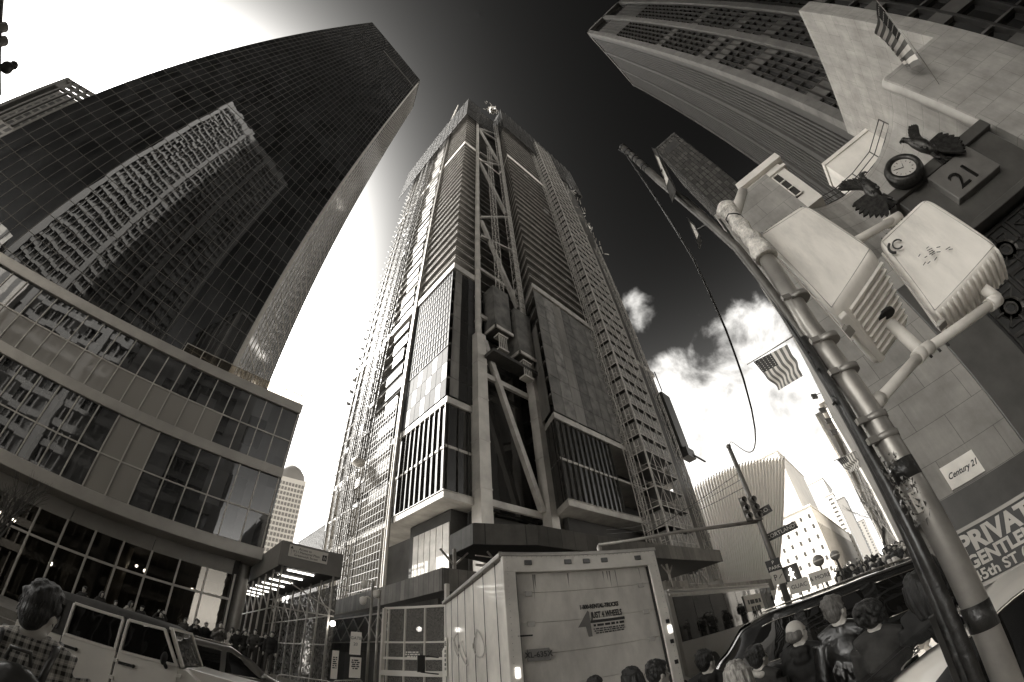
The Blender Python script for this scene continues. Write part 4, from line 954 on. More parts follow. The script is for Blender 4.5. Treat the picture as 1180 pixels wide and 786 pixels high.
g.build('block', mat('barrier_concrete', .42, .8, noise=.2, scale=3), JB, bevel=.03)

# ---------------------------------------------------------------- traffic signal pole with mast arm
sp = at(31.0, 17.0); SG = empty('signal_pole', tuple(sp), 'tall steel traffic signal pole with long mast arm and street name sign', 'signal pole')
pm = mat('pole_steel', .16, .5, metal=.4, noise=.2, scale=3)
MB().tube([sp, sp + Z_ * 5, sp + Z_ * 8.45], [.14, .11, .085], 16).build('pole', pm, SG)
MB().ball(sp + Z_ * 8.45, .11).build('pole_cap', pm, SG)
ae_ = px(690, 628, d=14.2); MB().tube([sp + Z_ * 5.05, sp.lerp(ae_, .5) + Z_ * 2.65, ae_], [.08, .065, .05], 12).build('mast_arm', galv, SG)
MB().tube([sp + Z_ * 7.2, sp.lerp(ae_, .75) * 1 + Z_ * 1.4], .012, 6).build('guy_wire', dark_metal, SG)
g = MB(); g.lathe([(.07, -.3), (.09, -.1), (.05, 0)], 12, (ae_.x, ae_.y, ae_.z)); g.build('arm_end_lamp', galv, SG)
rt = cr.copy(); rt.z = 0; rt.normalize()
back = Vector((sp.x, sp.y, 0)).normalized()
hm = mat('signal_housing', .20, .5, noise=.15, scale=4); lens = mat('signal_lens', .05, .2)
for hx, hz, fc in ((-.38, 5.9, -1), (.05, 5.85, 1)):
    H = MB(); c = sp + rt * hx - back * .22 + Z_ * hz
    for k in range(3): H.obox(c - Z_ * .33 * k, rt * .15, back * .11, Z_ * .155)
    ho = H.build('signal_head', hm, SG, bevel=.02)
    for k in range(3):
        q = c - Z_ * .33 * k - back * .11; v = MB()
        Fm = frame_on(q, rt, (0, 0, 1)); rr = [(.115, .0), (.12, .18)]; s_ = MB().lathe(rr, 16); v.add([Fm @ Vector(p) for p in s_.v], [f for i, f in enumerate(s_.f) if i % 16 < 11 or True]); v.build('visor', hm, ho)
        v = MB(); s_ = MB().lathe([(.001, .012), (.11, .012)], 16); v.add([Fm @ Vector(p) for p in s_.v], s_.f); v.build('lens', lens, ho)
def sign(name, c, w, h, m, txt, tm, size, lab, cat, rot=0.0, parent=None, depth=.012, extra=None, face=None):
    f = face or -back; xax = Vector((-f.y, f.x, 0)).normalized(); xax = Matrix.Rotation(rot, 3, f) @ xax; yax = f.cross(xax)
    S = empty(name, tuple(c), lab, cat) if parent is None else parent
    b = MB().obox(c, xax * w / 2, yax * h / 2, f * depth).build('panel' if parent is None else name, m, S)
    t = MB(); M_ = frame_on(c + f * (depth + .004), xax, yax); n = len(txt)
    for i, s in enumerate(txt): t.text(s, size, M_ @ Matrix.Translation((0, (n - 1) * size * .55 - i * size * 1.1, 0)), .003)
    if t.f: t.build('lettering', tm, b)
    return S, b, M_
green = mat('sign_dark', .035, .5)
sign('street_name_sign', sp + rt * .85 - back * .1 + Z_ * 4.42, 1.25, .30, green, ['CORTLANDT'], wp, .22, None, None, rot=R_(4), parent=SG)
sign('arrow_sign', sp + rt * .42 - back * .2 + Z_ * 5.35, .55, .32, green, ['P.O.'], wp, .22, None, None, rot=R_(8), parent=SG)
S_, b_, M_ = sign('pedestrian_signal', px(912, 661, d=16.6), .62, .62, mat('sign_dark', .035), [], wp, .2, 'dark pedestrian signal box showing a white walking figure', 'pedestrian signal')
t = MB(); L_ = lambda x, y: M_ @ Vector((x, y, .01))
t.bar(L_(0, .06), L_(-.01, -.06), .07, .01); t.bar(L_(-.01, -.05), L_(-.09, -.22), .045, .01); t.bar(L_(0, -.05), L_(.08, -.2), .045, .01); t.bar(L_(0, .06), L_(-.1, -.03), .035, .01); t.bar(L_(0, .06), L_(.09, .0), .035, .01); t.ball(L_(.0, .15), .045)
t.build('walking_figure', mat('walk_glow', .9, .5, emit=3), b_)
MB().tube([px(912, 661, d=16.7), sp + Z_ * 2.9], .03, 6).build('bracket', pm, SG)
sc_ = px(893, 655, d=16.2); S_, b_, M_ = sign('parking_sign', sc_ + Z_ * .12, .52, .42, mat('sign_black', .01, .5), ['P', 'PARK'], wp, .17, 'black and white parking direction sign on the signal pole', 'sign')
S2 = MB().obox(sc_ - Z_ * .33, rt * .26, back * .012, Z_ * .24).build('lower_panel', mat('notice_white', .5), S_)
t = MB(); M2 = frame_on(sc_ - Z_ * .33 - back * .02, rt, (0, 0, 1)); t.text('P', .3, M2 @ Matrix.Translation((-.1, 0, 0)), .003); t.bar(M2 @ Vector((.02, -.05, 0)), M2 @ Vector((.2, .08, 0)), .06, .008); t.build('lettering', bl, S2)
# hanging cable from the near mast to the signal pole, and span wires
# ---------------------------------------------------------------- food cart signs and subway globes
for cx, tx, lab in ((918, 'GUAC', 'white cart sign lettered GUAC beneath the globe lamps'), (942, '& MORE', 'white cart sign lettered MORE beneath the globe lamps')):
    c = px(cx + 3, 675 - (cx - 918) * .42, d=13.2)
    f = Vector((-c.x, -c.y, 0)).normalized(); f = Matrix.Rotation(R_(8), 3, 'Z') @ f
    S_, b_, M_ = sign('cart_sign', c, .58, .36, mat('notice_white', .5), [tx], bl, .165, lab, 'cart sign', rot=R_(-3), face=f)
    MB().tube([c + f * -.03 - Z_ * .1, Vector((c.x, c.y, 0)) - f * .03], .02, 6).build('post', dark_metal, S_)
CT = empty('food_cart', tuple(at(35.5, 14)), 'dark food cart below the lettered signs', 'food cart'); p = at(35.2, 14.4)
MB().obox(p + Z_ * .95, rt * .75, back * .6, Z_ * .5).build('body', dark_metal, CT, bevel=.04); MB().obox(p + Z_ * 1.75, rt * .85, back * .7, Z_ * .05).build('canopy', ply, CT); 
g = MB()
for s in (-1, 1): g.bar(p + rt * .7 * s + Z_ * 1.4, p + rt * .7 * s + Z_ * 1.75, .05)
build_each(g, 'canopy_post', galv, CT)
for s in (-1, 1): MB().tube([p + rt * .78 * s + Z_ * .3, p + rt * .84 * s + Z_ * .3], .3, 16).build('wheel', dark_metal, CT)
for x_, y_, r_, lab in ((943, 646, .19, 'subway globe lamp on a thin post, nearer of the two'), (962, 640, .16, 'subway globe lamp on a thin post, farther of the two')):
    c = px(x_, y_, d=15); G = empty('globe_lamp', (c.x, c.y, 0), lab, 'globe lamp', 'globe lamps')
    MB().tube([(c.x, c.y, 0), (c.x, c.y, c.z - r_)], .035, 8).build('post', dark_metal, G); 
    MB().ball(c, r_, n=20, m=12).build('globe', mat('globe_glass', .22, .2), G); MB().lathe([(r_ * 1.02, -.02), (r_ * 1.02, .02)], 20, tuple(c)).build('band', mat('sign_white', .6), G)

# ---------------------------------------------------------------- near lamp pole with wrapped conduits, boxes and mast
K = 2.1; lp = at(49.9, K); LP = empty('street_pole', tuple(lp), 'close steel street pole with tape and conduits strapped to it', 'street pole')
gs = mat('brushed_pole', .40, .38, metal=.55, noise=.2, scale=5, bump=.05, dirt=.2)
tape = mat('black_tape', .022, .38, noise=.5, scale=14, bump=.7, coat=.3)
pt = lambda az, d, z: at(az, d, z)
g = MB(); top = at(51.8, K, 1.75 + K * math.tan(R_(41))); g.tube([lp - Z_ * .1, at(50, K, 2.4), at(50.0, K, 2.95), top], [.058, .057, .055, .050], 28); g.build('tube', gs, LP)
for az, zf in ((50, 13.2), (50.1, 15.8), (50.6, 22.5), (51.0, 27), (51.5, 33.5)):
    z = 1.75 + K * math.tan(R_(zf)); p = at(az, K, z); q = at(az + .25, K, z + .05)
    g = MB(); d = (top - at(50, K, 2.95)).normalized(); g.tube([p - d * .016, p + d * .016], .0625, 28); g.bar(p + rt * -.07 - back * .02, p + rt * -.13, .022, .03); g.build('clamp_band', galv, LP)
g = MB(); g.tube([at(49.9, K, 2.03), at(49.9, K, 2.12)], .0605, 28); g.tube([at(49.9, K, 1.38), at(49.9, K, 1.48)], .0615, 28); build_each(g, 'tape_band', tape, LP)
MB().obox(at(49.3, K - .065, 1.93), rt * .027, (at(49.3, 1)) * .002, Z_ * .045).build('barcode_label', mat('notice_white', .5), LP)
# mast with the hanging cable
mp_ = [at(46.9, K, -.1), at(46.9, K, 1.9), at(47.4, K, 1.75 + K * math.tan(R_(17))), at(48.4, K, 1.75 + K * math.tan(R_(30.4))), at(49.0, K, 1.75 + K * math.tan(R_(43.8))), at(46.2, K, 1.75 + K * math.tan(R_(57.4))), at(45.1, K, 1.75 + K * math.tan(R_(64.3)))]
MA = empty('slender_mast', tuple(mp_[0]), 'slender dark mast strapped to the near pole, its tip trailing a cable', 'mast')
MB().tube(mp_[2:], [.026, .028, .033, .037, .036], 18).build('tube', mat('mast_steel', .13, .4, metal=.5, noise=.3, scale=6), MA)
g = MB(); random.seed(8)
for k in range(7):
    f = k / 6; p = mp_[-1].lerp(mp_[-2], f * .7 + .03 * (k % 2)); d = (mp_[-2] - mp_[-1]).normalized(); g.tube([p - d * .02, p + d * .01 * (1 + k % 3)], .040 + .003 * (k % 2), 12)
    if k % 3 == 0: g.ball(p + rt * -.03, .012)
build_each(g, 'tip_fitting', tape, MA)
g = MB(); g.tube([mp_[-1] + rt * -.01, mp_[-1] + Vector((-.06, .05, -.08)), mp_[-1].lerp(mp_[-2], .3) + rt * -.05], .006, 6); g.build('loop_wire', tape, MA)
g = MB(); g.tube([at(47.3, K - .03, .0), at(47.2, K - .03, 1.5), at(47.3, K - .02, 2.2), at(48.3, K - .04, 2.9)], [.032, .030, .026, .02], 16); g.tube([at(46.4, K, 0), at(46.3, K, 1.5), at(46.8, K, 2.1), at(47.6, K, 2.9), at(48.6, K, 3.5)], [.024, .024, .022, .018, .016], 14); g.build('taped_conduits', tape, LP)
g = MB(); g.obox(at(45.5, K + .02, 1.15), at(45.5, 1) * .03, rt * .028, Z_ * .35); g.build('timber_batten', mat('batten', .05, .8, noise=.4, scale=8), LP, bevel=.004)
random.seed(4); g = MB()
for k in range(420):                                   # torn plastic wrapping round the clamp
    a = random.uniform(0, 6.28); z = random.uniform(1.85, 2.16); r = .062 + random.random() * .012; c = at(48.9, K - .01, z)
    p = c + Vector((math.cos(a) * r, math.sin(a) * r * .9, 0)); q = p + Vector((random.uniform(-.008, .008), random.uniform(-.008, .008), random.uniform(-.03, .025)))
    s_ = p + Vector((math.cos(a + 1.7) * .012, math.sin(a + 1.7) * .012, random.uniform(-.015, .015))); g.add([p, q, s_], [(0, 1, 2)])
g.build('torn_wrapping', mat('plastic_wrap', .07, .12, noise=.5, scale=10, bump=.5, coat=.6), LP)
# thin cable loops beside the pole
g = MB(); g.tube([at(46.9, K, 2.35), at(47.6, K - .02, 2.95), at(48.3, K, 3.6), at(49.2, K, 4.1), at(48.2, K, 4.6)], .007, 6); g.tube([at(47.3, K, 2.3), at(48.0, K - .02, 2.95), at(49.1, K, 3.7), at(50.2, K, 4.1)], .009, 6); g.build('loose_cables', tape, LP)
g = MB()
for az, el in ((47.2, 20), (47.9, 24.5), (48.2, 27)): p = at(az, K - .03, 1.75 + K * math.tan(R_(el))); g.ball(p, .02, .02, .03); g.bar(p, p + rt * -.035 + Z_ * -.02, .012)
build_each(g, 'strap_buckle', tape, LP)
# the tip cable over to the signal pole
a, b = mp_[-1] + Vector((-.02, .02, -.1)), sp + Z_ * 8.5 + rt * .1
W1 = tag(MB().tube([a.lerp(b, k / 24) - Z_ * (3.0 * math.sin(math.pi * (k / 24) ** .55) * (1 - k / 24) ** .35 if 0 < k < 24 else 0) for k in range(25)], [.010 + .010 * k / 24 for k in range(25)], 6).build('slack_cable', tape), 'black cable hanging slack from the mast tip to the signal pole', 'cable')
for y_, dz in ((0, 0), (1, -.35)):
    a, b = sp + Z_ * (6.9 + dz), Vector((29.5, 19, 11.5 + dz))
    tag(MB().tube([a.lerp(b, k / 10) - Z_ * .5 * math.sin(math.pi * k / 10) for k in range(11)], .012, 5).build('span_wire', tape), ['upper thin wire running from the signal pole to the unfinished tower', 'lower thin wire running from the signal pole to the unfinished tower'][y_], 'wire')
# white wrapped splice above
g = MB(); q0, q1 = top - Z_ * .05, at(52.6, K, 1.75 + K * math.tan(R_(49))); n_ = 16; pts, rs = [], []
random.seed(12)
for k in range(n_ + 1): pts.append(q0.lerp(q1, k / n_) + Vector((random.uniform(-.005, .005), random.uniform(-.005, .005), 0))); rs.append(.060 + random.uniform(-.008, .010) + (.012 if k < 3 else 0) + (.012 if k > 12 else 0) * math.sin(k))
g.tube(pts, rs, 20); g.build('wrapped_splice', mat('plaster_wrap', .8, .6, noise=.25, scale=28, bump=.9, dirt=.95), LP)
g = MB()
for k in range(1):
    f = .72; c = q0.lerp(q1, f); r = .078; g.tube([c + (rt * math.cos(a) * r + back * math.sin(a) * r) + Z_ * (.03 * math.sin(a + k * 2) + .006 * math.sin(5 * a)) for a in [i * .5 for i in range(14)]], .005, 6)
g.build('splice_wires', tape, LP)

# ---------------------------------------------------------------- two pale ribbed equipment boxes
boxm = mat('box_paint', .85, .42, noise=.08, scale=9, coat=.15, dirt=.5, stretch=(1, 1, .3), bump=.06)
def eqbox(name, lab, A, B, C, D, Dd, Cd, logo=False):
    """A B C D: corners of the main face (left-top, right-top, right-bottom, left-bottom); Dd, Cd: the far bottom corners"""
    E = empty(name, tuple((A + C) / 2), lab, 'equipment box')
    n = ((Dd - D) + (Cd - C)) / 2; n -= (D - A).normalized() * n.dot((D - A).normalized()) * .0
    # rounded shell: superellipse outline swept back, first swelling then straight
    def pt3(s, t, k):                                 # s across, t down, k depth 0..1
        f = A.lerp(B, s).lerp(D.lerp(C, s), t); bk = f + (Dd - D).lerp(Cd - C, s) * k
        return bk
    N = 48; rows = []
    fn = (B - A).cross(D - A).normalized()
    if fn.dot(n) > 0: fn = -fn
    for k, ins, push in ((0, .10, .012), (0, .05, .006), (.03, .018, 0), (.10, 0, 0), (.9, 0, 0), (.93, -.03, 0), (1.0, -.03, 0), (1.0, .1, 0)):
        r = []
        for i in range(N):
            a = 2 * math.pi * i / N; c, s_ = math.cos(a), math.sin(a); e = .22
            x = (abs(c) ** e) * (1 if c >= 0 else -1); y = (abs(s_) ** e) * (1 if s_ >= 0 else -1)
            m_ = (1 - ins); r.append(pt3(.5 + .5 * x * m_, .5 + .5 * y * m_, k) + fn * push)
        rows.append(r)
    g = MB(); g.add([p for r in rows for p in r], [(i * N + k, i * N + (k + 1) % N, (i + 1) * N + (k + 1) % N, (i + 1) * N + k) for i in range(len(rows) - 1) for k in range(N)], True)
    g.f += [tuple(range(N - 1, -1, -1)), tuple((len(rows) - 1) * N + k for k in range(N))]; g.sm += [False, False]
    sh = g.build('shell', boxm, E)
    up = (D - A).normalized()
    if logo:
        for i in range(13):                           # cooling ribs wrapping over the lower edge
            s = .06 + .88 * i / 12; p, q = D.lerp(C, s), Dd.lerp(Cd, s)
            MB().tube([p - up * .05 + fn * -.002, p - up * .012 + fn * .0, p.lerp(q, .12) + up * .012, p.lerp(q, .5) + up * .014, q + up * .010], [.004, .010, .012, .012, .010], 8).build('rib', boxm, E)
    else:
        for i in range(9):                            # long cooling ribs across the underside
            s = .14 + .80 * i / 8; p, q = D.lerp(Dd, s), C.lerp(Cd, s)
            MB().bar(p.lerp(q, .22 if i < 7 else .1) + up * .004, p.lerp(q, .97) + up * .004, .026, .018, up=up).build('rib', boxm, E)
        p = D.lerp(C, .10); MB().bar(p.lerp(Dd.lerp(Cd, .10), .05) + up * .016, p.lerp(Dd.lerp(Cd, .16), .98) + up * .016, .05, .045, up=up).build('edge_bracket', boxm, E, bevel=.008)
        c = D.lerp(C, .62).lerp(Dd.lerp(Cd, .62), .62); MB().tube([c + up * .0, c + up * .022], .062, 24).build('port_ring', rubber, E)
    sd = (A - B).normalized()
    for i in range(9):                                # screws round the cover
        s = .1 + .8 * i / 8; MB().ball(A.lerp(B, s) + (Dd - D) * .02 + fn * .012 - (D - A).normalized() * -.012, .0045).build('screw', dark_metal, E)
    g = MB(); pts_ = [A.lerp(C, .06), B.lerp(D, .06), C.lerp(A, .06), D.lerp(B, .06)]
    for i in range(4): g.tube([pts_[i] + fn * .0125, pts_[(i + 1) % 4] + fn * .0125], .0022, 5)
    g.build('cover_seam', mat('seam_grey', .45, .6), E)
    for i in range(7):                                # seam bolts along the left side
        t = .08 + .84 * i / 6; p = A.lerp(D, t) + (Dd - D) * .55; MB().ball(p + sd * .002, .008).build('bolt', dark_metal, E)
    g = MB(); g.bar(A.lerp(D, .02) + (Dd - D) * .5 + sd * .006, A.lerp(D, .98) + (Dd - D) * .5 + sd * .006, .012, .02); g.build('seam_flange', boxm, E)
    MB().obox(D.lerp(C, .04) + (Dd - D) * .25 + (D - A).normalized() * .02, (C - D).normalized() * .03, (Dd - D).normalized() * .035, (D - A).normalized() * .016).build('hinge', galv, E, bevel=.004)
    return E
P3 = lambda az, el, d: at(az, d, 1.75 + d * math.tan(R_(el)))
e1 = eqbox('equipment_box', 'larger plain pale equipment box, the nearer one on the pole bracket', P3(53.0, 43.4, 2.28), P3(62.9, 41.6, 2.46), P3(64.6, 30.9, 2.46), P3(53.6, 28.9, 2.28), P3(53.9, 21.0, 2.74), P3(61.2, 22.8, 2.92), False)
e2 = eqbox('equipment_box', 'pale equipment box with dark scratches and a curled emblem', P3(65.3, 31.8, 2.75), P3(74.3, 30.6, 2.95), P3(74.9, 20.6, 2.95), P3(63.4, 20.6, 2.75), P3(62.8, 18.6, 2.98), P3(73.2, 18.2, 3.2), True)
g = MB(); c = P3(66.6, 31.2, 2.705); Fz = frame_on(P3(67.0, 29.6, 2.755), (P3(74.3, 30.6, 2.95) - P3(65.3, 31.8, 2.75)), (0, 0, 1))
g.tube([Fz @ Vector((.035 * math.cos(a), .035 * math.sin(a), .012)) for a in [i * .5 for i in range(11)]], .006, 6); g.tube([Fz @ Vector((.06 * math.cos(a) - .01, .05 * math.sin(a), .012)) for a in [2.0 + i * .4 for i in range(6)]], .009, 6); g.build('emblem', dark_metal, e2)
g = MB(); random.seed(3)
for k in range(16): x = random.gauss(.10, .05); y = random.gauss(-.2, .03); L = random.uniform(.01, .035); a = random.uniform(-.9, .3); g.bar(Fz @ Vector((x, y, .011)), Fz @ Vector((x + L * math.cos(a), y + L * math.sin(a), .011)), .003, .004)
g.build('scratches', dark_metal, e2)
pipe = mat('white_pipe_paint', .72, .45, noise=.12, scale=6, dirt=.3)
BR = empty('box_bracket', tuple(lp), 'white painted pipe bracket holding both equipment boxes off the pole', 'bracket')
pa, pb, pc = P3(50.9, 17.2, K + .03), P3(59.6, 18.8, 2.52), P3(70.0, 17.4, 2.95)
MB().tube([pa, pb], .030, 20).build('arm', pipe, BR); MB().tube([pb, pc], .030, 20).build('arm', pipe, BR); MB().tube([pb - Z_ * .02, P3(59.0, 23.6, 2.62)], .038, 20).build('riser', pipe, BR)
for a_, b_, r_ in ((pa, pb, .038), (pb, pa, .040), (pb, pc, .040), (pc, pb, .042)):
    d_ = (b_ - a_).normalized(); MB().tube([a_ - d_ * .02, a_ + d_ * .07], r_, 20).build('collar', pipe, BR)
MB().tube([pc - (pb - pc).normalized() * .02, pc + Z_ * .10], .036, 20).build('riser', pipe, BR)
MB().tube([P3(60.5, 34.6, 2.5), P3(70.0, 31.6, 2.9)], .030, 20).build('upper_arm', pipe, BR); MB().tube([P3(68.2, 32.2, 2.83), P3(70.2, 31.5, 2.91)], .040, 20).build('collar', pipe, BR)
for f in (.15, .5, .85):
    p = pb.lerp(pc, f * .3) - Z_ * .035; MB().tube([p, p - Z_ * .02], .008, 8).build('bolt', dark_metal, BR)
MB().tube([P3(52.3, 47.0, 2.15), P3(57.2, 48.5, 2.5)], .045, 18).build('upper_arm', pipe, BR)

# two road signs seen nearly edge-on from below
for nm, pts, lab in (('a', ((750.8, 170), (757, 173), (797, 236), (779, 220)), 'dark street sign plate seen edge-on above the mast'), ('b', ((791, 250), (800.5, 258), (814.6, 295), (806, 287)), 'dark street sign plate seen edge-on below the mast')):
    P4 = [px(x, y, d=2.5 - .22 * i) for i, (x, y) in enumerate(pts)]
    n4 = (P4[1] - P4[0]).cross(P4[3] - P4[0]).normalized(); nn4 = P4[0]
    P4 = [p - n4 * (p - nn4).dot(n4) for p in P4]
    S = empty('street_sign_plate', tuple(P4[0]), lab, 'sign'); MB().slab(P4, n4, .006).build('plate', mat('sign_back', .05, .4, metal=.4), S)
    c4 = sum(P4, Vector()) / 4; MB().slab([c4 + (p - c4) * .55 + n4 * -.003 for p in P4], -n4, .003).build('marking', mat('notice_white', .5), S)
    MB().bar(c4 + n4 * .004, at(48.2, K, c4.z - .1), .012).build('bracket', dark_metal, S)

# ---------------------------------------------------------------- flags
def flag(name, lab, staff, quad, folds=.05, n=22, m=16):
    S = empty(name, tuple(staff[0]), lab, 'flag', 'stars and stripes flags')
    MB().tube(staff, [.028 * FS, .02 * FS], 8).build('staff', galv, S)
    A, B, C, D = quad                                 # A-B along the staff (hoist), A-D the fly
    nm = (B - A).cross(D - A).normalized()
    def P(s, t): return A.lerp(B, s).lerp(D.lerp(C, s), t) + nm * folds * (math.sin(t * 9 + s * 3) * t + .5 * math.sin(t * 17 + s * 5) * t)
    for st in range(13):
        g = MB(); vs = []; t0 = .4 if st < 7 else 0
        for i in range(m + 1): t = t0 + (1 - t0) * i / m; vs += [P(st / 13, t), P((st + 1) / 13, t)]
        g.add(vs, [(2 * i, 2 * i + 1, 2 * i + 3, 2 * i + 2) for i in range(m)], True); g.build('stripe', mat('flag_white', .62, .8) if st % 2 else mat('flag_red', .13, .8), S)
    g = MB(); k = 6; vs = [P(7 / 13 * i / k, .4 * j / k) for i in range(k + 1) for j in range(k + 1)]
    g.add(vs, [(i * (k + 1) + j, (i + 1) * (k + 1) + j, (i + 1) * (k + 1) + j + 1, i * (k + 1) + j + 1) for i in range(k) for j in range(k)], True); g.build('canton', mat('flag_blue', .03, .8), S)
    g = MB(); r = (B - A).length * .011
    for i in range(5):
        for j in range(6):
            c = P(7 / 13 * (i + .5) / 5, .4 * (j + .5 + (.25 if i % 2 else -.0)) / 6.3)
            for sg in (-1, 1): e = (D - A).normalized(), (B - A).normalized(); g.add([c + nm * .012 * sg + (e[0] * math.cos(a) + e[1] * math.sin(a)) * r for a in [q * math.pi / 3 for q in range(6)]], [(0, 1, 2, 3, 4, 5)])
    g.build('stars', mat('flag_white', .62), S)
FS = 1.0
flag('flag', 'large flag hanging from a raked staff above the avenue', [px(916, 386, d=11.6), px(861, 420, d=13)], [px(868, 417, d=12.9), px(907, 397, d=11.8), px(926, 433, d=11.8), px(897, 450, d=12.9)][0:1] + [px(907, 397, d=11.8), px(926, 433, d=11.8), px(897, 450, d=12.9)], .06)
FS = 1.6
flag('flag', 'smaller flag hanging farther up the avenue, lower than the other two', [px(992, 517, d=33), px(961, 531, d=35)], [px(964, 530, d=35), px(984, 521, d=33.5), px(993, 538, d=33.5), px(979, 545, d=35)], .12)
FS = .6
flag('flag', 'limp folded flag on a steep staff against the stone bank wall', [px(1082, 97, u=11.95), px(1008, -2, u=9.4)], [px(1010, 2, u=9.5), px(1062, 74, u=11.3), px(1043, 79, u=11.6), px(1010, 40, u=9.9)], .14)
for k, (x_, y_) in enumerate(((938, 456), (947, 472), (954, 484), (960, 497))):
    c = px(x_, y_, d=44); w_ = at(46.3, 46, c.z + .6); L = empty('flood_lamp', tuple(c), ['topmost of four small flood lamps on brackets beside the pole', 'second from the top of four small flood lamps beside the pole', 'third from the top of four small flood lamps beside the pole', 'lowest of four small flood lamps on brackets beside the pole'][k], 'flood lamp', 'flood lamps on brackets')
    MB().tube([c, w_], .05, 6).build('bracket', dark_metal, L); MB().obox(c - Z_ * .1, rt * .4, back * .2, Z_ * .25).build('lamp', dark_metal, L)
# signal fittings at the top left corner, hung from a pole outside the frame
SL = empty('signal_cluster', tuple(px(-14, 60, d=5)), 'grey signal heads on a pole high against the bright sky', 'traffic signal')
c0, c1 = px(-6, 110, d=5), px(-2, -20, d=5); MB().tube([c0, c1], .07, 12).build('pole', pm, SL)
for x_, y_ in ((6, 31), (6, 47)): c = px(x_, y_, d=4.9); MB().tube([c, px(x_ - 14, y_ + 3, d=4.9)], .055, 14).build('visor', hm, SL)
c = px(8, 78, d=4.9); g = MB(); g.ball(c, .07); g.ball(c + Z_ * .09, .05); g.build('fitting', dark_metal, SL)

# bare street trees
def tree(name, lab, base, h, seed, spread=.9, m=None):
    rnd = random.Random(seed); S = empty(name, tuple(base), lab, 'tree'); tr_ = MB(); tw = MB(); bk = mat('bark', .07, .85, noise=.3, scale=8)
    def grow(p, d, L, r, lv):
        q = p + d * L; mid = p.lerp(q, .5) + Vector((rnd.gauss(0, .05), rnd.gauss(0, .05), 0)) * L
        (tr_ if lv < 2 else tw).tube([p, mid, q], [r, r * .85, r * .65], 7 if lv < 3 else 4, cap=False)
        if lv >= 5: return
        for k in range(3 if lv else 4):
            a = rnd.uniform(0, 6.28); nd_ = (d + Vector((math.cos(a), math.sin(a), rnd.uniform(-.1, .5))) * rnd.uniform(.35, .75) * spread).normalized()
            grow(q if k else p.lerp(q, .7), nd_, L * rnd.uniform(.6, .8), r * .6, lv + 1)
    grow(Vector(base), Z_.copy(), h * .34, h * .017, 0)
    tr_.build('trunk', bk, S); tag(tw.build('crown', bk, S))
tree('bare_tree', 'leafless street tree standing before the lit shop front', (-9.6, 27.5, 0), 7.2, 4)
tree('bare_tree', 'leafless street tree beyond the crowd at the end of the avenue', tuple(at(45.4, 44, .8)), 9, 9)
tree('bare_tree', 'farthest leafless tree, over the far crowd', tuple(at(43.9, 60, 1.2)), 10, 11)

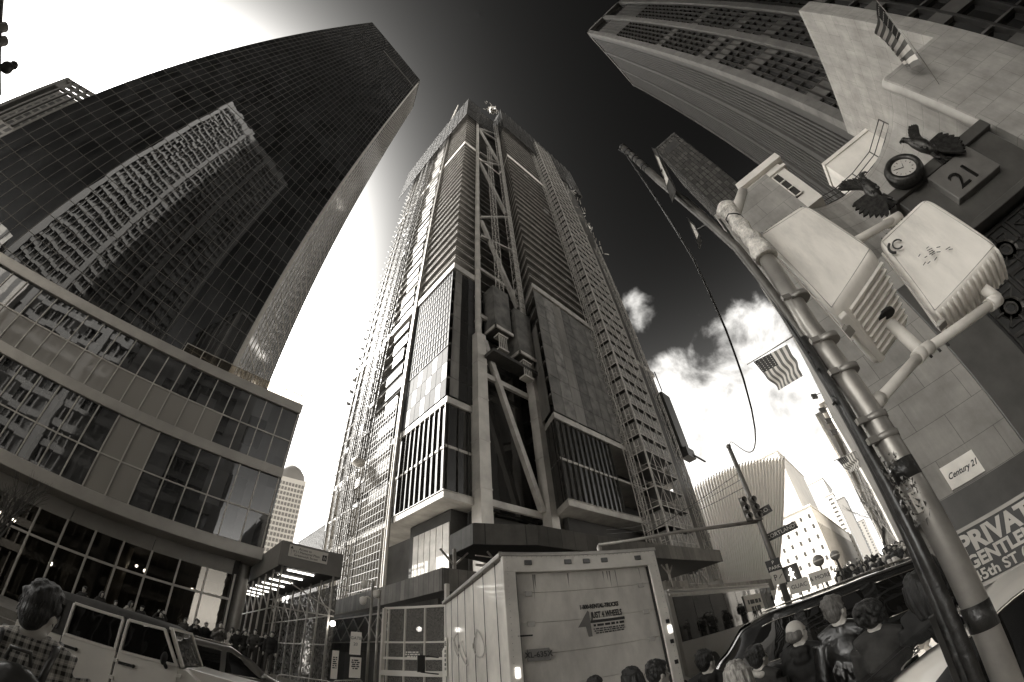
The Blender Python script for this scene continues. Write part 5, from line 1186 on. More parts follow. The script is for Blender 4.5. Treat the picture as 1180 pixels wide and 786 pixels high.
# ================================================================ VEHICLES
glass_c = mirror_glass('car_glass', .010, 1.42, .01, .03, 2.0); rubber = mat('rubber', .02, .8); chrome = mat('chrome', .6, .12, metal=1.0)
def lerp(a, b, t): return a + (b - a) * t
def car(name, lab, st, paint, wins, shield, backlight, wheels, wr=.36, M=None, group=None, pillars=None, extras=None, noise=True):
    """st: stations (x, z_low, z_belt, z_top, w_low, w_belt, w_top); wins: side panes as lists of (x, f) with f 0 at the belt and 1 at the roof edge"""
    E = empty(name, (0, 0, 0), lab, 'car', group)
    def S(x):
        x = max(st[0][0], min(st[-1][0], x))
        for a, b in zip(st[:-1], st[1:]):
            if a[0] <= x <= b[0]: t = (x - a[0]) / (b[0] - a[0] + 1e-9); t = t * t * (3 - 2 * t) * .5 + t * .5; return [lerp(p, q, t) for p, q in zip(a, b)]
    def sect(x):
        _, zl, zb, zt, wl, wb, wt = S(x)
        p = [(wl * .9, zl), (wl, zl + .05), (wl + .015, lerp(zl, zb, .45)), (wl + .01, lerp(zl, zb, .8)), (wb, zb), (lerp(wb, wt, .5) + .012, lerp(zb, zt, .5)), (wt + .005, lerp(zb, zt, .86)), (wt * .95, lerp(zb, zt, .97)), (wt * .8, zt), (wt * .4, zt + .012), (0, zt + .016)]
        return p
    N = 70; x0, x1 = st[0][0], st[-1][0]; rows = []
    xs = [lerp(x0, x1, i / N) for i in range(N + 1)]
    for x in xs: p = sect(x); rows.append([(x, y, z) for y, z in p] + [(x, -y, z) for y, z in p[-2::-1]])
    k = len(rows[0]); g = MB(); g.add([v for r in rows for v in r], [(i * k + j, (i + 1) * k + j, (i + 1) * k + j + 1, i * k + j + 1) for i in range(N) for j in range(k - 1)], True)
    g.f += [tuple(range(k)), tuple(N * k + j for j in range(k - 1, -1, -1))]; g.sm += [False, False]
    g.build('body', paint, E)
    def side(x, f, s, o=.012):
        _, zl, zb, zt, wl, wb, wt = S(x); z = lerp(zb, zt, f)
        y = lerp(wb, lerp(wb, wt, .5) + .012, f * 2) if f < .5 else lerp(lerp(wb, wt, .5) + .012, wt + .005, (f - .5) / .36)
        return (x, s * (y + o), z)
    for s in (1, -1):
        for w in wins:
            (xa0, fa0), (xb0, fb0), (xb1, fb1), (xa1, fa1) = w; n, m = 8, 5; g = MB()
            vs = [side(lerp(lerp(xa0, xb0, i / n), lerp(xa1, xb1, i / n), j / m), lerp(lerp(fa0, fb0, i / n), lerp(fa1, fb1, i / n), j / m), s) for i in range(n + 1) for j in range(m + 1)]
            g.add(vs, [(i * (m + 1) + j, (i + 1) * (m + 1) + j, (i + 1) * (m + 1) + j + 1, i * (m + 1) + j + 1) for i in range(n) for j in range(m)], True); wo_ = g.build('side_window', glass_c, E)
            g = MB(); c = [side(x, f, s, .018) for x, f in w]; gt = g; g.tube([side(w[3][0], w[3][1], s, .016)] + [side(lerp(w[3][0], w[2][0], i / 6), lerp(w[3][1], w[2][1], i / 6), s, .016) for i in range(1, 7)], .008, 6)
            g.tube([side(lerp(w[0][0], w[1][0], i / 6), lerp(w[0][1], w[1][1], i / 6), s, .018) for i in range(7)], .009, 6); build_each(g, 'window_trim', chrome if noise else rubber, wo_)
    for nm, ws in (('windshield', shield), ('rear_window', backlight)):
        if not ws: continue
        g = MB(); n, m = 8, 12
        vs = []
        for i in range(n + 1):
            x = lerp(ws[0], ws[1], i / n); _, zl, zb, zt, wl, wb, wt = S(x)
            for j in range(m + 1): q = 2 * j / m - 1; vs.append((x, q * wt * .93, zt + .014 + .014 * (1 - q * q)))
        g.add(vs, [(i * (m + 1) + j, (i + 1) * (m + 1) + j, (i + 1) * (m + 1) + j + 1, i * (m + 1) + j + 1) for i in range(n) for j in range(m)], True); g.build(nm, glass_c, E)
    for x in wheels:
        for s in (1, -1):
            y = S(x)[4] + .02; tx = MB().lathe([(wr * .62, -.1), (wr * .95, -.11), (wr, -.07), (wr, .07), (wr * .95, .11), (wr * .62, .1)], 28, (x, s * (y - .1), wr), 'Y'); W_ = tx.build('wheel', rubber, E)
            r = MB().lathe([(wr * .62, -.02), (wr * .60, .07), (wr * .5, .09), (.05, .05), (.001, .06)], 20, (x, s * (y - .1), wr), 'Y')
            if s < 0: r = MB().lathe([(wr * .62, .02), (wr * .60, -.07), (wr * .5, -.09), (.05, -.05), (.001, -.06)], 20, (x, s * (y - .1), wr), 'Y')
            r.build('rim', galv, W_)
    if extras: extras(E, S, side)
    if M is not None: E.matrix_basis = M
    return E
def place(p, d, z=-.14):                              # vehicle frame: origin p, heading d
    d = Vector((d[0], d[1], 0)).normalized(); return Matrix(((d.x, -d.y, 0, p[0]), (d.y, d.x, 0, p[1]), (0, 0, 1, z), (0, 0, 0, 1)))
def std(E, S, side, door_x=(), mirror_x=1.0, head=None, rack=False, paint=None):
    for s in (1, -1):
        for i, x in enumerate(door_x):
            p = side(x, 0, s, .02); h = MB().bar((x - .09, p[1], p[2] - .12), (x + .09, p[1], p[2] - .12), .03, .025).build('door_handle', chrome, E, bevel=.005)
            g = MB(); g.bar((x - .28, p[1] - s * .008, p[2] - .02), (x - .28, p[1] + s * .006, p[2] - .55), .012); g.build('door_seam', rubber, E)
        p = side(mirror_x, .05, s, .02); m = MB(); m.ball((p[0], p[1] + s * .13, p[2] + .08), .07, .11, .08); m.bar(p, (p[0], p[1] + s * .1, p[2] + .05), .04); m.build('wing_mirror', paint or rubber, E)
        if rack: g = MB(); g.tube([(lerp(rack[0], rack[1], i / 8), s * (S(lerp(rack[0], rack[1], i / 8))[6] * .86), S(lerp(rack[0], rack[1], i / 8))[3] + .05) for i in range(9)], .016, 8); g.build('roof_rail', chrome, E)
        if head: x, z, w = head; g = MB(); g.ball((x, s * w, z), .12, .16, .08); g.build('headlight', mat('lamp_glass', .6, .1), E)

# black sport utility vehicle behind the onlookers
blk = mat('black_paint', .012, .16, coat=1.0, spec=.6)
suv = [(-2.6, .45, .95, 1.1, .82, .84, .70), (-2.52, .38, 1.10, 1.60, .92, .93, .72), (-2.35, .34, 1.12, 1.86, .97, .97, .76), (-1.2, .30, 1.13, 1.94, .99, .98, .78), (.4, .30, 1.13, 1.94, .99, .98, .78), (.9, .30, 1.12, 1.82, .99, .97, .76), (1.35, .30, 1.10, 1.42, .99, .96, .80), (1.62, .30, 1.08, 1.18, .99, .95, .82), (2.2, .32, 1.0, 1.10, .97, .92, .78), (2.6, .42, .85, .92, .86, .84, .7)]
wins = [[(-2.25, .08), (-1.25, .08), (-1.28, .80), (-2.12, .80)], [(-1.05, .06), (-.05, .06), (-.08, .80), (-1.02, .80)], [(.08, .06), (1.28, .05), (.62, .80), (.06, .80)]]
p_a, p_b = at(20.5, 7.6), at(44.5, 8.0); dsv = (p_a - p_b).normalized(); nsv = Vector((-dsv.y, dsv.x, 0)); nsv = nsv if nsv.dot(p_a) > 0 else -nsv
csv_ = p_a.lerp(p_b, .46) + nsv * .85
car('sport_utility_vehicle', 'long black sport utility vehicle behind the watching pedestrians, windows reflecting sky', suv, blk, wins, (1.5, .78), None, (-1.6, 1.65), .4, place(csv_, dsv, -.10) @ Matrix.Diagonal((1, 1, .955, 1)), extras=lambda E, S, sd: std(E, S, sd, (-.85, .3), 1.25, (2.5, .8, .7), (-2.1, .5), blk))
# second dark car farther along
p2 = at(47.2, 8.6)
car('dark_sedan', 'dark car roof just visible between the onlookers and the taped pole', [(a, b, c * .86, d * .84, e, f, g_) for a, b, c, d, e, f, g_ in suv], blk, wins, (1.5, .78), None, (-1.6, 1.65), .36, place(p2 + nsv * 2.0 + dsv * -2.2, dsv, -.12), extras=lambda E, S, sd: std(E, S, sd, (-.85, .3), 1.25, (2.5, .7, .7), None, blk))
# silver estate ahead of the pale off-roader
slv = mat('silver_paint', .22, .28, metal=.6, coat=.6)
mini = [(-2.3, .4, .8, .95, .78, .8, .66), (-2.2, .34, .95, 1.45, .86, .87, .66), (-1.9, .3, 1.0, 1.66, .9, .9, .68), (-.8, .28, 1.0, 1.72, .91, .9, .70), (.3, .28, .99, 1.68, .91, .9, .70), (.8, .28, .98, 1.46, .91, .89, .70), (1.4, .28, .96, 1.08, .91, .88, .72), (1.6, .3, .93, 1.0, .9, .86, .74), (2.15, .34, .78, .88, .86, .8, .66), (2.35, .4, .62, .7, .74, .7, .6)]
mw = [[(-1.95, .1), (-1.0, .06), (-1.02, .80), (-1.8, .80)], [(-.85, .05), (.12, .05), (.08, .80), (-.84, .80)], [(.25, .05), (1.22, .08), (.58, .78), (.22, .80)]]
va, vb = at(-42.0, 10.2), at(-30.0, 13.6); dv = (vb - va).normalized(); nv_ = Vector((-dv.y, dv.x, 0))
car('silver_car', 'silver estate car with roof rails queued ahead of the pale off-roader', mini, slv, mw, (1.45, .62), None, (-1.45, 1.45), .33, place((1.55, 13.15), (1, -.08), .04), extras=lambda E, S, sd: std(E, S, sd, (-.6, .5), 1.2, (2.2, .72, .62), (-1.9, .3), slv))
# white taxi close at the lower right, with its roof advertisement
wpt = mat('taxi_paint', .70, .3, coat=.6, noise=.03, scale=3, dirt=.06)
tx = [(-2.3, .4, .8, .95, .78, .8, .62), (-2.15, .34, .95, 1.35, .86, .88, .64), (-1.7, .3, 1.0, 1.55, .92, .92, .66), (-.8, .28, 1.02, 1.615, .93, .93, .68), (.15, .28, 1.02, 1.60, .93, .92, .68), (.55, .28, 1.01, 1.49, .93, .91, .72), (1.62, .28, .99, 1.10, .93, .90, .80), (1.78, .3, .96, 1.04, .92, .88, .78), (2.15, .34, .85, .96, .88, .82, .68), (2.35, .4, .66, .76, .76, .72, .6)]
tw = [[(-1.9, .1), (-1.05, .05), (-1.08, .82), (-1.75, .80)], [(-.92, .04), (.02, .04), (-.02, .82), (-.9, .82)], [(.12, .04), (1.45, .06), (.48, .92), (.08, .92)]]
def taxi_extra(E, S, sd):
    std(E, S, sd, (-.6, .4), 1.12, (2.2, .76, .62), None, rubber)
    g = MB(); g.tube([(x, -.0, S(x)[3] + .03) for x in (.5, .9, 1.3)], .004, 4); g.build('wiper', rubber, E)
tc0 = Vector((3.28, -.62, 0))
tx_o = car('taxi', 'white taxi close behind the taped pole with a dark reflecting windshield', tx, wpt, tw, (1.66, .36), None, (-1.4, 1.42), .33, place((3.28, -.75, 0), (.10, 1), -.19), extras=taxi_extra)
AD = empty('taxi_roof_sign', (3.3, -1.5, 1.5), 'dark taxi roof advertisement with large pale lettering beside the pole', 'sign')
dT = Vector((.10, 1, 0)).normalized(); nT = Vector((-1, .10, 0)).normalized(); ac = Vector((3.16, -1.22, 1.585))
MB().obox(ac, dT * .86, nT * .12, Z_ * .165).build('case', mat('sign_case', .03, .4), AD, bevel=.015)
g = MB()
for z in (-.165, .165): g.bar(ac + nT * .125 + dT * .87 + Z_ * z, ac + nT * .125 - dT * .87 + Z_ * z, .022)
for s in (-1, 1): g.bar(ac + nT * .125 + dT * .87 * s - Z_ * .165, ac + nT * .125 + dT * .87 * s + Z_ * .165, .022)
g.build('case_frame', galv, AD)
t = MB(); M_ = frame_on(ac + nT * .128 + Z_ * 0, -dT, (0, 0, 1)); pal = mat('pale_letters', .55, .5)
t.text('PRIVATE E', .155, M_ @ Matrix.Translation((-.80, .075, 0)), .003, bold=.006, align='LEFT', sx=.92); t.text("GENTLEMEN'S", .105, M_ @ Matrix.Translation((-.80, -.03, 0)), .003, bold=.004, align='LEFT', sx=.92); t.text('45th ST (BTWN 8TH', .085, M_ @ Matrix.Translation((-.80, -.115, 0)), .003, bold=.002, align='LEFT')
t.build('lettering', pal, AD)
g = MB(); g.bar((3.2, -1.1, 1.44), (3.2, -1.1, 1.5), .5, .04); g.bar((3.2, -2.1, 1.42), (3.2, -2.1, 1.5), .5, .04); build_each(g, 'foot', rubber, AD)

# pale four-door off-roader with a black soft top, close on the left
OR = empty('off_road_vehicle', (0, 0, 0), 'pale boxy four-door off-roader with a black soft top, beside the checked-shirt man', 'off-road vehicle')
cream = mat('cream_paint', .74, .35, coat=.5, noise=.05, scale=2, dirt=.08); top_m = mat('soft_top', .05, .75, noise=.3, scale=6, bump=.15)
# local: x forward, y left, right side at y=-.82 faces the camera
MB().add([(-1.1, -.80, .5), (3.25, -.80, .5), (3.25, .80, .5), (-1.1, .80, .5), (-1.1, -.80, 1.18), (2.05, -.80, 1.18), (2.05, .80, 1.18), (-1.1, .80, 1.18), (3.25, -.66, 1.10), (3.25, .66, 1.10), (2.05, -.70, 1.22), (2.05, .70, 1.22)],
         [(3, 2, 1, 0), (0, 1, 8, 10, 5, 4), (2, 3, 7, 6, 11, 9), (3, 0, 4, 7), (1, 2, 9, 8), (10, 8, 9, 11), (5, 10, 11, 6), (4, 5, 6, 7)]).build('body', cream, OR, bevel=.03)
g = MB(); ro = [(-1.15, 1.16), (-1.02, 1.80), (-.2, 1.90), (1.2, 1.89), (1.62, 1.83), (1.66, 1.78), (-.1, 1.80), (-.95, 1.72), (-.95, 1.16)]
sec = [(-1.1, 1.20, 1.24), (-.98, 1.72, 1.82), (-.7, 1.78, 1.88), (0, 1.79, 1.91), (.9, 1.79, 1.90), (1.5, 1.77, 1.86), (1.66, 1.74, 1.80)]
vs = []; 
for x, zl, zt in sec:
    for y, z in ((-.80 + .0, zl - .02), (-.77, (zl + zt) / 2), (-.70, zt), (-.35, zt + .025), (0, zt + .03), (.35, zt + .025), (.70, zt), (.77, (zl + zt) / 2), (.80, zl - .02)): vs.append((x, y, z))
g.add(vs, [(i * 9 + j, (i + 1) * 9 + j, (i + 1) * 9 + j + 1, i * 9 + j + 1) for i in range(len(sec) - 1) for j in range(8)], True); g.build('soft_top', top_m, OR)
for s in (-1, 1):
    y = s * .80
    g = MB().slab([(-1.1, y, 1.18), (-.18, y, 1.18), (-.18, y * .99, 1.78), (-.98, y * .99, 1.74)], (0, s, 0), .015); q = g.build('rear_quarter', top_m, OR)
    MB().slab([(-.92, y * 1.025, 1.26), (-.30, y * 1.025, 1.26), (-.30, y * 1.02, 1.68), (-.84, y * 1.02, 1.66)], (0, s, 0), .006).build('quarter_window', glass_c, q)
    for i, (xa, xb, xt) in enumerate(((-.17, .84, .84), (.87, 1.95, 1.60))):
        dr = MB(); dr.slab([(xa, y, .55), (xb, y, .55), (xb, y, 1.20), (xa, y, 1.20)], (0, s, 0), .03)
        w = .065; A_, B_, C_, D_ = Vector((xa + w / 2, y, 1.2)), Vector((xb - w / 2, y, 1.2)), Vector((xt - w / 2, y * .985, 1.76)), Vector((xa + w / 2, y * .985, 1.76))
        for p, q in ((A_, D_), (D_, C_), (C_, B_)): dr.bar(p + Vector((0, s * .012, 0)), q + Vector((0, s * .012, 0)), .05, w if p is not D_ else w, up=(0, 1, 0))
        dr.bar(A_ + Vector((0, s * .010, .02)), B_ + Vector((0, s * .010, .02)), .05, .07, up=(0, 1, 0))
        do = dr.build('door', cream, OR, bevel=.008)
        k = .04; MB().slab([A_ + Vector((k, 0, .05)), B_ + Vector((-k, 0, .05)), C_ + Vector((-k, 0, -.03)), D_ + Vector((k, 0, -.03))], (0, s, 0), .012).build('window', glass_c, do)
        hx = xa + .16; hb = MB(); hb.bar((hx - .10, y + s * .045, 1.04), (hx + .14, y + s * .045, 1.04), .04, .045); hb.ball((hx + .16, y + s * .045, 1.04), .032); hb.build('handle', rubber, do, bevel=.004)
        MB().bar((xa - .012, y + s * .012, .6), (xa - .012, y + s * .012, 1.75), .012, .012).build('door_gap', rubber, do)
        for hz in (.78, 1.06): MB().obox((xb + .02, y + s * .035, hz), X_ * .05, Y_ * .015, Z_ * .03).build('hinge', cream, do, bevel=.004)
    m = MB(); m.ball((1.72, y + s * .20, 1.30), .05, .12, .11); m.tube([(1.74, y, 1.14), (1.73, y + s * .16, 1.22)], .03, 8); m.build('wing_mirror', rubber, OR)
    g = MB(); g.bar((2.0, y * .94, 1.2), (1.66, y * .92, 1.80), .07, .06); g.build('windshield_post', cream, OR, bevel=.008)
    for x in (-.45, 2.75):
        W_ = MB().lathe([(.24, -.12), (.38, -.13), (.41, -.08), (.41, .08), (.38, .13), (.24, .12)], 30, (x, s * .80, .41), 'Y').build('wheel', rubber, OR)
        MB().lathe([(.24, s * .02), (.22, s * .1), (.06, s * .05), (.001, s * .07)], 20, (x, s * .80, .41), 'Y').build('rim', galv, W_)
        MB().tube([(x + .5 * math.cos(a), s * .86, .42 + .52 * math.sin(a)) for a in [math.pi * k / 10 for k in range(11)]], .07, 8).build('wheel_arch', top_m, OR)
MB().slab([(1.98, -.72, 1.22), (1.98, .72, 1.22), (1.66, .70, 1.78), (1.66, -.70, 1.78)], (1, 0, .5), .012).build('windshield', glass_c, OR)
MB().bar((1.65, -.76, 1.80), (1.65, .76, 1.80), .06, .05).build('windshield_header', cream, OR)
for s in (-1, 1): MB().lathe([(.001, .02), (.10, .02), (.11, 0)], 18, (3.26, s * .55, .95), 'X').build('headlight', mat('lamp_glass', .6, .1), OR)
OR.matrix_basis = place((-1.21, 10.38), (math.cos(-.3), math.sin(-.3)), -.04) @ Matrix.Scale(1.035, 4)

# box truck, its roll door towards the viewpoint
TK = empty('box_truck', (0, 0, 0), 'weathered pale box truck seen from behind with a closed roll-up door', 'truck')
tl, tr = at(-4.5, 5.6), at(16.2, 6.8); wv = (tr - tl); wv.z = 0; Wd = wv.length; wv.normalize(); lv = Vector((-wv.y, wv.x, 0)); lv = lv if lv.dot(Vector((.4, .9, 0))) > 0 else -lv
def T3(a, b, z): return tl + wv * a + lv * b + Z_ * z
zt, L = 3.14, 4.75
bx_m = mat('box_side_paint', .72, .45, noise=.18, scale=1.5, dirt=.5, coat=.2); dr_m = mat('roll_door_paint', .62, .6, noise=.2, scale=2.2, dirt=.55, stretch=(1, 1, .5), bump=.25); rail = mat('rub_rail', .30, .4, metal=.6, noise=.2, scale=4)
g = MB(); g.add([T3(0.02, .02, .9), T3(Wd - .02, .02, .9), T3(Wd - .02, L, .9), T3(.02, L, .9), T3(.02, .02, zt - .06), T3(Wd - .02, .02, zt - .06), T3(Wd - .02, L, zt - .06), T3(.02, L, zt - .06)], [(3, 2, 1, 0), (4, 5, 6, 7), (1, 2, 6, 5), (2, 3, 7, 6), (3, 0, 4, 7)]); g.build('body', bx_m, TK)
fr_ = MB()
for a in (.0, Wd - .16): fr_.obox(T3(a + .08, -.01, (zt + .9) / 2), wv * .09, lv * .05, Z_ * (zt - .9) / 2)
fr_.obox(T3(Wd / 2, -.012, zt - .12), wv * Wd / 2, lv * .05, Z_ * .13); fr_.build('door_frame', bx_m, TK, bevel=.012)
for k in range(5): MB().obox(T3(Wd / 2, .03, 1.0 + .405 * k + .2), wv * (Wd / 2 - .14), lv * .012, Z_ * .2005).build('door_panel', dr_m, TK, bevel=.002)
MB().obox(T3(.17, -.0, 1.9), wv * .012, lv * .03, Z_ * .98).build('door_track', rubber, TK); MB().obox(T3(Wd - .17, -.0, 1.9), wv * .012, lv * .03, Z_ * .98).build('door_track', rubber, TK)
for a, b in ((0, 0), (Wd, 0)): MB().bar(T3(a, b - .02, zt), T3(a, L, zt), .09, .07).build('roof_rail', rail, TK, bevel=.01)
MB().bar(T3(-.03, -.03, zt - .0), T3(Wd + .03, -.03, zt), .08, .06).build('roof_rail', rail, TK, bevel=.01)
for k in range(7): MB().obox(T3(-.003, .35 + k * .68, (zt + .9) / 2), wv * .004, lv * .006, Z_ * (zt - .95) / 2).build('side_seam', rubber, TK)
for f in (.14, .38, .5, .62, .86): MB().obox(T3(Wd * f, -.07, zt - .12), wv * .055, lv * .012, Z_ * .035).build('marker_lamp', mat('marker_lens', .05, .3), TK, bevel=.008)
MB().bar(T3(0, -.05, .78), T3(Wd, -.05, .78), .2, .24).build('bumper', rail, TK)
M_ = frame_on(T3(Wd * .57, .012, 2.24), wv, (0, 0, 1)); t = MB(); bk_ = mat('faded_black', .035, .6)
t.text('1-800-RENTAL-TRUCKS', .085, M_ @ Matrix.Translation((-.04, .13, 0)), .002, bold=.003, sx=.72); t.text('JUST 4 WHEELS', .12, M_ @ Matrix.Translation((.06, .005, 0)), .002, bold=.003, sx=.62)
t.add([M_ @ Vector(p) for p in ((-.22, -.06, .003), (.34, -.06, .003), (.34, -.10, .003), (-.22, -.10, .003))], [(0, 1, 2, 3)])
t.dashes(M_ @ Matrix.Translation((.07, -.135, 0)), (.5,), .032); t.dashes(M_ @ Matrix.Translation((.07, -.185, 0)), (.52, .5, .46), .018)
t.build('rental_lettering', bk_, TK)
t = MB().slab([M_ @ Vector(p) for p in ((-.24, .08, .001), (-.42, -.14, .001), (-.30, -.14, .001), (-.28, -.28, .001), (-.22, -.28, .001), (-.22, .06, .001))], -lv, .001); t.build('arrow_mark', mat('faded_grey', .16, .6), TK)
npl = MB().obox(T3(.40, -.02, 1.80), wv * .155, lv * .006, Z_ * .078).build('number_plate', mat('plate_metal', .17, .4, noise=.2, scale=10), TK, bevel=.004)
MB().text('XL-635X', .10, frame_on(T3(.40, -.028, 1.80), wv, (0, 0, 1)), .002, bold=.002).build('plate_lettering', bk_, npl)
MB().obox(T3(Wd - .05, -.07, 1.88), wv * .035, lv * .03, Z_ * .065).build('tail_lamp', mat('lamp_lit', .8, .3, emit=.12), TK, bevel=.02); MB().obox(T3(.09, -.07, 1.60), wv * .035, lv * .03, Z_ * .07).build('tail_lamp', mat('lamp_lit', .8, .3, emit=2.0), TK, bevel=.02)
g = MB()
for k, z in enumerate((2.0, 1.7, 1.4)): g.obox(T3(Wd - .06, -.06, z), wv * .03, lv * .012, Z_ * .03)
g.bar(T3(.13, -.05, 2.05), T3(.33, -.05, 2.05), .02); build_each(g, 'latch', rubber, TK)
nt_ = MB().obox(T3(-.012, L - .32, 1.9), lv * .14, wv * .004, Z_ * .42).build('side_decal', mat('notice_white', .5), TK)
t = MB(); M2 = frame_on(T3(-.02, L - .32, 2.12), -lv, (0, 0, 1))
t.text('OE', .16, M2 @ Matrix.Translation((0, .06, 0)), .002); t.dashes(M2 @ Matrix.Translation((0, -.1, 0)), (.2, .22, .18, .22, .2), .06)
t.build('lettering', bk_, nt_)
g = MB(); random.seed(6)
for k in range(3):
    c = Vector((random.uniform(1.3, 3.6), 0, 1.85 + random.random() * .3)); pts = [(c.x + .3 * math.sin(a * 1.3 + k) + .05 * a, c.z + .22 * math.cos(a)) for a in [i * .4 for i in range(16)]]
    for p, q in zip(pts[:-1], pts[1:]): g.bar(T3(-.004, p[0], p[1]), T3(-.004, q[0], q[1]), .006, .028)
g.build('graffiti', mat('spray_grey', .38, .6), TK)
cabm = MB().obox(T3(Wd / 2, L + 1.0, 1.35), wv * 1.0, lv * .95, Z_ * .85).build('cab', bx_m, TK, bevel=.12)
g = MB(); g.tube([T3(.02, L + .9, 1.9), T3(-.42, L + .8, 1.95), T3(-.42, L + .8, 1.55), T3(.02, L + .9, 1.5)], .018, 8); g.obox(T3(-.42, L + .78, 1.75), wv * .09, lv * .05, Z_ * .2); g.build('wing_mirror', rubber, cabm, bevel=.015)
for a in (.25, Wd - .25):
    for b in (1.2, L + 1.1): c = T3(a, b, .42); W_ = MB().tube([c - wv * .13, c + wv * .13], .45, 24).build('wheel', rubber, TK)
MB().obox(T3(Wd / 2, L / 2 + .5, .75), wv * .45, lv * (L / 2 + 1), Z_ * .12).build('chassis', rubber, TK)

g = MB(); random.seed(14)
for k in range(26):
    for a_ in (.05, Wd - .05): g.ball(T3(a_, -.065, .98 + k * .082), .006, n=6, m=4)
for k in range(34): g.ball(T3(.05 + k * (Wd - .1) / 33, -.068, zt - .04), .006, n=6, m=4)
g.build('rivets', rail, TK)
for a_ in (.35, Wd - .35):
    for k in range(4): MB().obox(T3(a_, .012, 1.39 + k * .405), wv * .05, lv * .008, Z_ * .035).build('door_hinge', galv, TK, bevel=.003)
g = MB()
for k in range(9):                                    # rust and grime runs under the top rail
    a_ = random.uniform(.2, Wd - .2); L_2 = random.uniform(.1, .5); g.add([T3(a_, .0155, zt - .27), T3(a_ + random.uniform(.01, .03), .0155, zt - .27), T3(a_ + .008, .0155, zt - .27 - L_2)], [(0, 1, 2)])
g.build('stain_runs', mat('rust_stain', .22, .8), TK)
# tour coach across the avenue
BS = empty('tour_coach', (18.5, 7.2, 0), 'long coach with dark tinted windows behind the box truck', 'bus')
bx0, bx1, by, bz = 12.6, 25.2, 6.3, 3.28
MB().box(bx0, by, .25, bx1, by + 2.5, bz).build('body', mat('coach_paint', .26, .35, coat=.5, metal=.2), BS, bevel=.18)
for k in range(8):
    a = bx0 + .25 + k * 1.54; MB().box(a, by - .012, 1.55, a + 1.50, by + .02, 3.0).build('side_window', mirror_glass('coach_glass', .010, 1.4, .03, .02, .8), BS, bevel=.004)
g = MB(); g.box(bx0 + .1, by - .02, 3.04, bx1 - .1, by + .02, 3.12); g.box(bx0 + .1, by - .03, 3.2, bx1 - .1, by + .02, 3.25); g.build('roof_trim', rail, BS)
MB().box(bx0 - .012, by + .2, 1.4, bx0 + .02, by + 2.3, 3.0).build('rear_window', glass_c, BS)
sg_ = MB().box(19.9, by - .08, 2.0, 22.6, by - .02, 2.75).build('side_banner', mat('notice_white', .5), BS); MB().dashes(frame_on((21.25, by - .09, 2.42), (1, 0, 0), (0, 0, 1)), (2.2, 1.6), .2).build('lettering', bk_, sg_)
for x in (15, 22.5): MB().tube([(x, by - .02, .48), (x, by + .3, .48)], .48, 24).build('wheel', rubber, BS)
# white car nose at the far left edge
car('white_car', 'white car nose beyond the rear of the pale off-roader', mini, mat('white_car_paint', .7, .3, coat=.5), mw, (1.45, .62), None, (-1.45, 1.45), .33, place((-6.3, 11.6), (1, -.15), .12), extras=lambda E, S, sd: std(E, S, sd, (-.6, .5), 1.2, (2.2, .72, .62), None, rubber))

# ================================================================ PEOPLE
def solidify(mb, name, voxel, parent, m, smooth=4, tex=None, M=None):
    """fuse overlapping closed shapes into one continuous skin"""
    me = bpy.data.meshes.new('tmp'); me.from_pydata(mb.v, [], mb.f); o = bpy.data.objects.new('tmp', me); COL.objects.link(o)
    r = o.modifiers.new('r', 'REMESH'); r.mode = 'VOXEL'; r.voxel_size = voxel; r.use_smooth_shade = True
    if smooth: s = o.modifiers.new('s', 'SMOOTH'); s.factor = .5; s.iterations = smooth
    dg = bpy.context.evaluated_depsgraph_get(); me2 = bpy.data.meshes.new_from_object(o.evaluated_get(dg)); me2.name = name
    bpy.data.objects.remove(o); bpy.data.meshes.remove(me); me2.materials.clear(); me2.materials.append(m)
    q = bpy.data.objects.new(name, me2); COL.objects.link(q); q.parent = parent
    return q
skin_m = mat('skin', .5, .5, noise=.06, scale=12); skin_d = mat('skin_dark', .22, .5, noise=.06, scale=12)
hair_d = mat('hair_dark', .018, .45, noise=.5, scale=60, bump=.8, stretch=(1, 1, .15)); hair_g = mat('hair_grey', .12, .5, noise=.4, scale=60, bump=.6, stretch=(1, 1, .2)); hair_b = mat('hair_blond', .28, .45, noise=.5, scale=70, bump=.8, stretch=(1, 1, .08), g2=.55)
